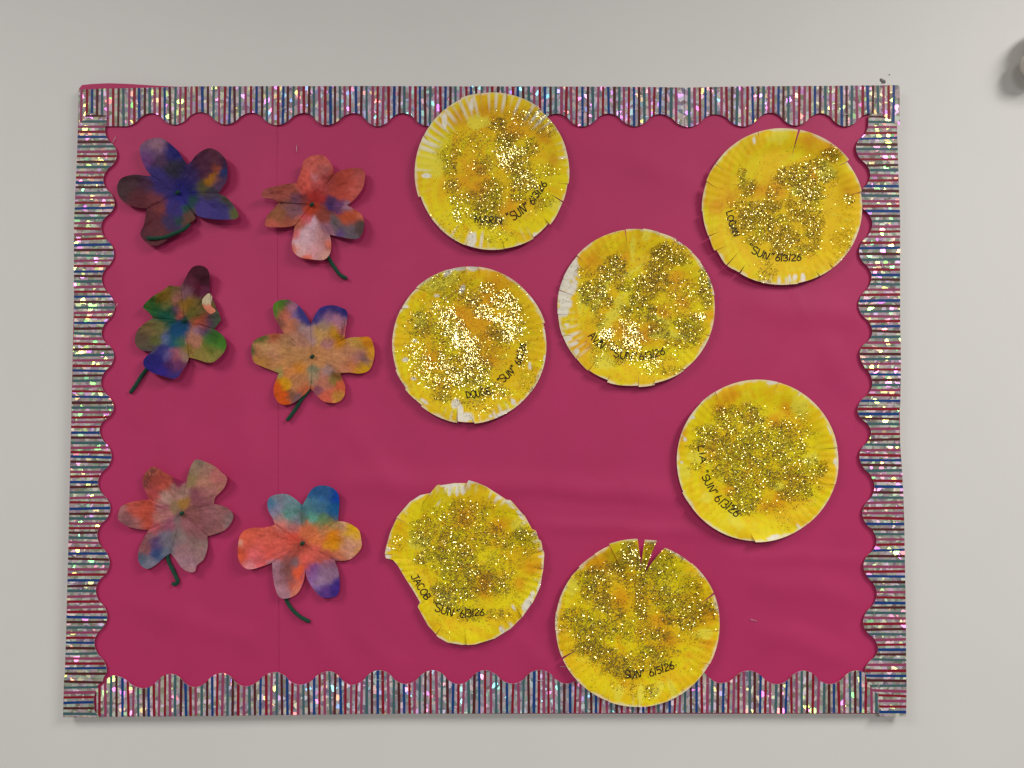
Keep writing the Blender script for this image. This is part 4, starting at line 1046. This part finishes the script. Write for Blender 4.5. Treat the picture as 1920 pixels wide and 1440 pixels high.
# middle, yellow brown flat
r4, px4, sf4 = flower('flat yellow-brown paper flower with blue-edged upper petals, left of the banded glitter sun', (450, 540), 5.333, (722, 686),
       [[(440, 460), (400, 390), (350, 300), (330, 210), (340, 160), (390, 125), (470, 115), (540, 140), (600, 190), (660, 270), (708, 362)],
        [(708, 362), (740, 290), (790, 210), (850, 180), (930, 172), (1010, 195), (1065, 225), (1075, 290), (1060, 400), (1045, 512)],
        [(1045, 512), (1110, 495), (1200, 490), (1290, 490), (1325, 540), (1345, 640), (1330, 740), (1290, 820), (1200, 855), (1080, 845), (1000, 852)],
        [(1000, 852), (1022, 910), (1050, 980), (1045, 1070), (1000, 1130), (930, 1150), (840, 1135), (780, 1090), (730, 1035), (703, 1002)],
        [(703, 1002), (650, 1060), (580, 1120), (510, 1160), (440, 1168), (380, 1140), (340, 1060), (340, 980), (370, 900), (388, 850)],
        [(388, 850), (310, 820), (210, 780), (140, 740), (115, 660), (115, 580), (150, 520), (230, 480), (330, 455), (440, 460)]],
       [8, 7, 8, 7, 7, 7],
       [(400, 170, 70, (82, 124, 40)), (360, 240, 40, (82, 114, 40)), (470, 150, 40, (92, 82, 72)), (450, 250, 60, (194, 104, 84)), (520, 200, 50, (174, 114, 134)), (600, 230, 60, (62, 58, 126)), (660, 320, 60, (56, 54, 126)), (550, 270, 50, (122, 102, 154)), (400, 360, 50, (122, 70, 60)), (500, 380, 80, (190, 114, 84)), (620, 400, 60, (154, 124, 124)), (760, 300, 60, (62, 54, 126)),
        (850, 205, 60, (46, 42, 120)), (1040, 240, 50, (46, 42, 114)), (945, 195, 45, (50, 44, 114)), (900, 290, 70, (144, 98, 134)), (980, 330, 60, (174, 114, 134)), (850, 390, 70, (164, 134, 114)), (930, 430, 70, (196, 136, 38)), (1000, 560, 50, (196, 124, 16)), (1040, 420, 40, (194, 92, 104)), (880, 550, 50, (174, 114, 114)), (800, 450, 70, (190, 144, 82)), (700, 470, 60, (174, 134, 134)), (600, 500, 80, (180, 124, 104)),
        (480, 530, 80, (160, 114, 82)), (350, 490, 70, (170, 86, 60)), (220, 510, 50, (80, 94, 38)), (130, 620, 40, (58, 88, 50)), (180, 620, 50, (190, 124, 84)), (260, 590, 70, (190, 144, 92)), (330, 650, 90, (196, 134, 104)), (250, 720, 70, (180, 124, 60)), (420, 620, 100, (190, 138, 86)), (450, 750, 90, (196, 134, 82)), (560, 680, 110, (190, 134, 86)), (400, 840, 40, (154, 144, 82)), (580, 790, 60, (206, 124, 28)), (500, 830, 60, (214, 124, 70)),
        (440, 960, 50, (210, 144, 18)), (370, 1000, 50, (226, 82, 28)), (430, 1110, 60, (230, 82, 18)), (600, 930, 80, (186, 124, 82)), (510, 1070, 40, (122, 82, 60)), (560, 1110, 50, (122, 86, 92)), (640, 1000, 60, (186, 92, 60)), (730, 900, 50, (154, 134, 104)), (740, 820, 40, (128, 128, 98)), (830, 940, 80, (186, 114, 92)), (870, 1070, 60, (210, 92, 72)), (780, 1020, 40, (134, 72, 92)), (930, 920, 50, (134, 114, 50)), (960, 870, 40, (114, 70, 28)),
        (1010, 990, 50, (216, 92, 60)), (970, 1080, 50, (196, 134, 60)), (880, 830, 60, (154, 124, 124)), (800, 700, 90, (196, 134, 86)), (950, 700, 110, (196, 134, 92)), (1100, 620, 80, (186, 124, 92)), (1180, 700, 80, (170, 108, 104)), (1240, 720, 40, (100, 78, 84)), (1150, 560, 70, (202, 156, 70)), (1270, 530, 60, (222, 124, 18)), (1310, 640, 50, (216, 138, 38)), (1220, 810, 70, (210, 150, 18)), (1130, 780, 70, (196, 114, 60)), (1050, 780, 70, (196, 124, 92))],
       [(703, 985), (670, 1050), (620, 1110), (545, 1225), (468, 1330)], ST, 139, sat=0.7)
lettering('MAREL', (1030, 500), (1048, 330), 30, 5, sf4, M_BROWNINK, r4, seed=3)
# lower left, greyish pink
r5, px5, sf5 = flower('greyish pink paper flower with two orange left petals and a hooked stem', (200, 840), 5.142, (724, 630),
       [[(412, 495), (375, 420), (350, 350), (360, 260), (400, 215), (440, 180), (500, 200), (600, 260), (700, 310), (766, 325)],
        [(766, 325), (790, 240), (820, 160), (860, 112), (930, 125), (1030, 170), (1110, 235), (1160, 290), (1140, 370), (1090, 430), (1045, 480), (1035, 540)],
        [(1035, 540), (1110, 555), (1180, 590), (1220, 650), (1200, 720), (1140, 790), (1060, 825), (970, 850)],
        [(970, 850), (975, 930), (960, 1010), (930, 1080), (870, 1130), (850, 1190), (790, 1195), (720, 1150), (670, 1080), (618, 1015)],
        [(618, 1015), (560, 1050), (480, 1120), (400, 1165), (340, 1140), (305, 1080), (310, 980), (350, 890), (403, 790)],
        [(403, 790), (300, 780), (200, 755), (130, 710), (108, 670), (130, 580), (180, 540), (280, 510), (412, 495)]],
       [9, 11, 9, 10, 8, 8],
       [(430, 240, 60, (152, 82, 66)), (470, 300, 80, (174, 76, 65)), (390, 350, 50, (144, 72, 66)), (560, 340, 60, (186, 82, 70)), (440, 440, 80, (170, 70, 70)), (690, 335, 45, (140, 34, 76)), (650, 420, 60, (170, 118, 108)), (720, 430, 60, (164, 124, 112)), (560, 490, 60, (174, 134, 124)), (740, 540, 50, (166, 118, 58)), (660, 560, 50, (144, 114, 86)), (540, 570, 60, (150, 82, 92)),
        (400, 560, 80, (186, 76, 60)), (380, 680, 90, (184, 76, 60)), (260, 580, 80, (186, 82, 70)), (160, 600, 50, (170, 114, 114)), (200, 680, 60, (132, 82, 86)), (290, 730, 60, (154, 98, 98)), (530, 660, 70, (174, 114, 108)), (470, 760, 50, (186, 86, 98)), (600, 720, 60, (154, 82, 104)), (680, 720, 50, (122, 98, 98)), (440, 830, 50, (134, 92, 98)), (360, 950, 70, (138, 82, 86)), (470, 920, 60, (84, 60, 104)), (480, 1010, 60, (56, 75, 120)),
        (330, 1080, 50, (84, 96, 114)), (420, 1110, 60, (118, 114, 130)), (580, 880, 70, (112, 104, 118)), (620, 950, 50, (118, 108, 118)), (560, 1010, 40, (102, 108, 124)), (700, 850, 70, (124, 108, 104)), (750, 950, 90, (144, 104, 108)), (850, 900, 90, (134, 104, 98)), (780, 1080, 80, (154, 114, 124)), (900, 1020, 70, (144, 108, 108)), (820, 1170, 50, (170, 124, 130)), (770, 760, 60, (160, 98, 104)), (880, 800, 80, (132, 76, 82)), (850, 640, 90, (138, 82, 82)),
        (980, 680, 80, (144, 88, 92)), (1100, 640, 70, (150, 98, 98)), (1180, 680, 50, (134, 104, 104)), (1020, 780, 60, (144, 92, 92)), (900, 480, 80, (144, 82, 92)), (980, 430, 70, (170, 108, 104)), (940, 330, 70, (180, 124, 104)), (1080, 290, 70, (186, 108, 104)), (1090, 390, 50, (180, 118, 104)), (860, 200, 60, (154, 124, 104)), (950, 210, 60, (170, 124, 108)), (830, 300, 50, (150, 124, 86)), (900, 140, 40, (132, 114, 98))],
       [(600, 985), (585, 1040), (605, 1110), (640, 1180), (668, 1245), (685, 1290), (660, 1312), (628, 1305)], ST, 151, sat=0.74)
lettering('OIOE', (385, 375), (480, 205), 34, 6, sf5, M_BROWNINK, r5, seed=4, sag=-16)
# lower middle, orange and blue
flower('orange paper flower with two blue upper petals and one purple petal, lowest of the flowers', (430, 890), 4.8, (657, 620),
       [[(410, 450), (388, 390), (355, 330), (342, 270), (355, 215), (400, 185), (480, 172), (540, 185), (600, 225), (657, 276)],
        [(657, 276), (690, 220), (720, 160), (770, 110), (840, 97), (920, 115), (975, 165), (990, 240), (985, 330), (978, 418)],
        [(978, 418), (1040, 425), (1100, 450), (1165, 500), (1185, 570), (1190, 650), (1150, 710), (1090, 760), (1020, 775), (948, 773)],
        [(948, 773), (980, 860), (992, 950), (990, 1040), (960, 1095), (880, 1110), (810, 1090), (750, 1020), (705, 945), (684, 872)],
        [(684, 872), (665, 970), (615, 1065), (540, 1110), (470, 1112), (435, 1080), (405, 990), (390, 890), (385, 793)],
        [(385, 793), (310, 820), (230, 845), (160, 850), (100, 800), (75, 720), (80, 630), (95, 550), (140, 500), (210, 478), (320, 475), (410, 450)]],
       [7, 8, 8, 9, 9, 12],
       [(380, 260, 50, (64, 114, 144)), (470, 230, 80, (118, 124, 134)), (560, 250, 60, (104, 130, 138)), (430, 310, 60, (128, 118, 144)), (530, 370, 80, (86, 134, 124)), (600, 400, 50, (118, 114, 130)), (450, 400, 50, (134, 114, 118)), (650, 390, 40, (86, 108, 92)), (740, 370, 50, (92, 150, 130)), (720, 300, 60, (80, 124, 134)), (800, 290, 80, (70, 114, 140)), (850, 180, 90, (44, 86, 134)), (950, 200, 60, (18, 65, 156)), (930, 330, 70, (24, 82, 130)),
        (830, 400, 60, (92, 124, 82)), (900, 420, 50, (114, 114, 60)), (970, 450, 50, (154, 124, 82)), (460, 450, 60, (222, 108, 98)), (560, 480, 60, (160, 98, 98)), (160, 560, 90, (224, 88, 66)), (100, 620, 26, (228, 156, 134)), (110, 720, 60, (230, 82, 55)), (230, 620, 100, (216, 88, 76)), (230, 720, 90, (216, 92, 98)), (180, 820, 40, (222, 124, 130)), (350, 560, 90, (202, 92, 76)), (360, 680, 90, (206, 82, 72)), (480, 600, 90, (212, 88, 76)), (570, 560, 70, (212, 76, 60)),
        (450, 720, 60, (190, 86, 82)), (580, 680, 60, (148, 65, 55)), (700, 520, 70, (196, 104, 70)), (660, 620, 60, (154, 65, 54)), (790, 580, 70, (222, 108, 65)), (840, 500, 60, (174, 114, 76)), (940, 570, 80, (222, 118, 26)), (960, 630, 60, (206, 138, 16)), (870, 650, 40, (196, 134, 26)), (1080, 500, 50, (206, 154, 16)), (1130, 560, 50, (202, 150, 38)), (1020, 470, 50, (202, 144, 114)), (1090, 640, 90, (196, 138, 114)), (1150, 680, 50, (196, 134, 76)), (980, 720, 60, (176, 98, 72)),
        (860, 720, 80, (180, 82, 72)), (760, 690, 70, (196, 88, 76)), (720, 760, 60, (202, 88, 76)), (420, 800, 50, (154, 114, 130)), (430, 900, 60, (144, 98, 114)), (500, 850, 60, (118, 70, 66)), (530, 950, 60, (128, 76, 76)), (460, 1030, 60, (154, 108, 120)), (570, 1000, 50, (196, 92, 76)), (640, 880, 60, (216, 82, 54)), (600, 1050, 40, (206, 114, 92)), (590, 780, 40, (112, 86, 92)), (520, 760, 50, (134, 72, 72)), (760, 850, 60, (108, 60, 118)), (850, 850, 70, (138, 104, 130)), (740, 920, 60, (124, 82, 134)),
        (830, 950, 70, (134, 104, 130)), (900, 900, 60, (134, 98, 124)), (960, 1000, 50, (58, 34, 114)), (870, 1060, 60, (80, 44, 114)), (960, 1080, 40, (48, 28, 104)), (800, 1030, 40, (112, 82, 134)), (930, 800, 40, (122, 76, 104))],
       [(500, 1080), (515, 1130), (560, 1205), (640, 1280), (728, 1325)], ST, 163, sat=0.86)

# ------------------------------------------------------------------ the pale lump that juts from the wall at the right edge of the picture
def lump():
    c = np.ravel(at(2004, 66, 0.045))
    root = thing('wall_fixture', 'pale rounded wall fixture cut off by the right edge of the picture', 'wall fixture', (c[0], 0, c[2]))
    mt = plain('aged_cream_plastic', (0.62, 0.57, 0.5), 0.5, bscale=120, bstr=.4, bdist=.002, var=.15, vscale=60)

    def ball(name, c, r0, flat):
        m, n = 28, 44
        th = np.linspace(0.0, math.pi, m)[:, None]; ph = np.linspace(0, 2 * math.pi, n, endpoint=False)[None]
        dx = np.sin(th) * np.cos(ph); dz = np.sin(th) * np.sin(ph); dy = np.cos(th) + 0 * ph
        r = r0 * (1 + .16 * (fbm(dx * 2.2 + 5 + dy, dz * 2.2 + 5, 77, 3) - .5) + .05 * (fbm(dx * 9 + 5, dz * 9 + dy * 4, 78, 2) - .5))
        V = np.stack([c[0] + r * dx, c[1] - r * dy * flat, c[2] + r * dz], -1).reshape(-1, 3)
        I = np.arange(m * n).reshape(m, n); J = np.roll(I, -1, 1)
        Fc = np.stack([I[:-1], I[1:], J[1:], J[:-1]], -1).reshape(-1, 4)
        mesh_obj(name, V, Fc, [mt], root)
    ball('unseen_body', c, 0.040, 1.1)  # unseen main body beyond the frame, placed to cast its shadow on the wall
    ball('knob', np.ravel(at(1944, 119, 0.030)), 0.021, .9)


lump()
print('flakes', nfl, 'objects', len(bpy.data.objects))
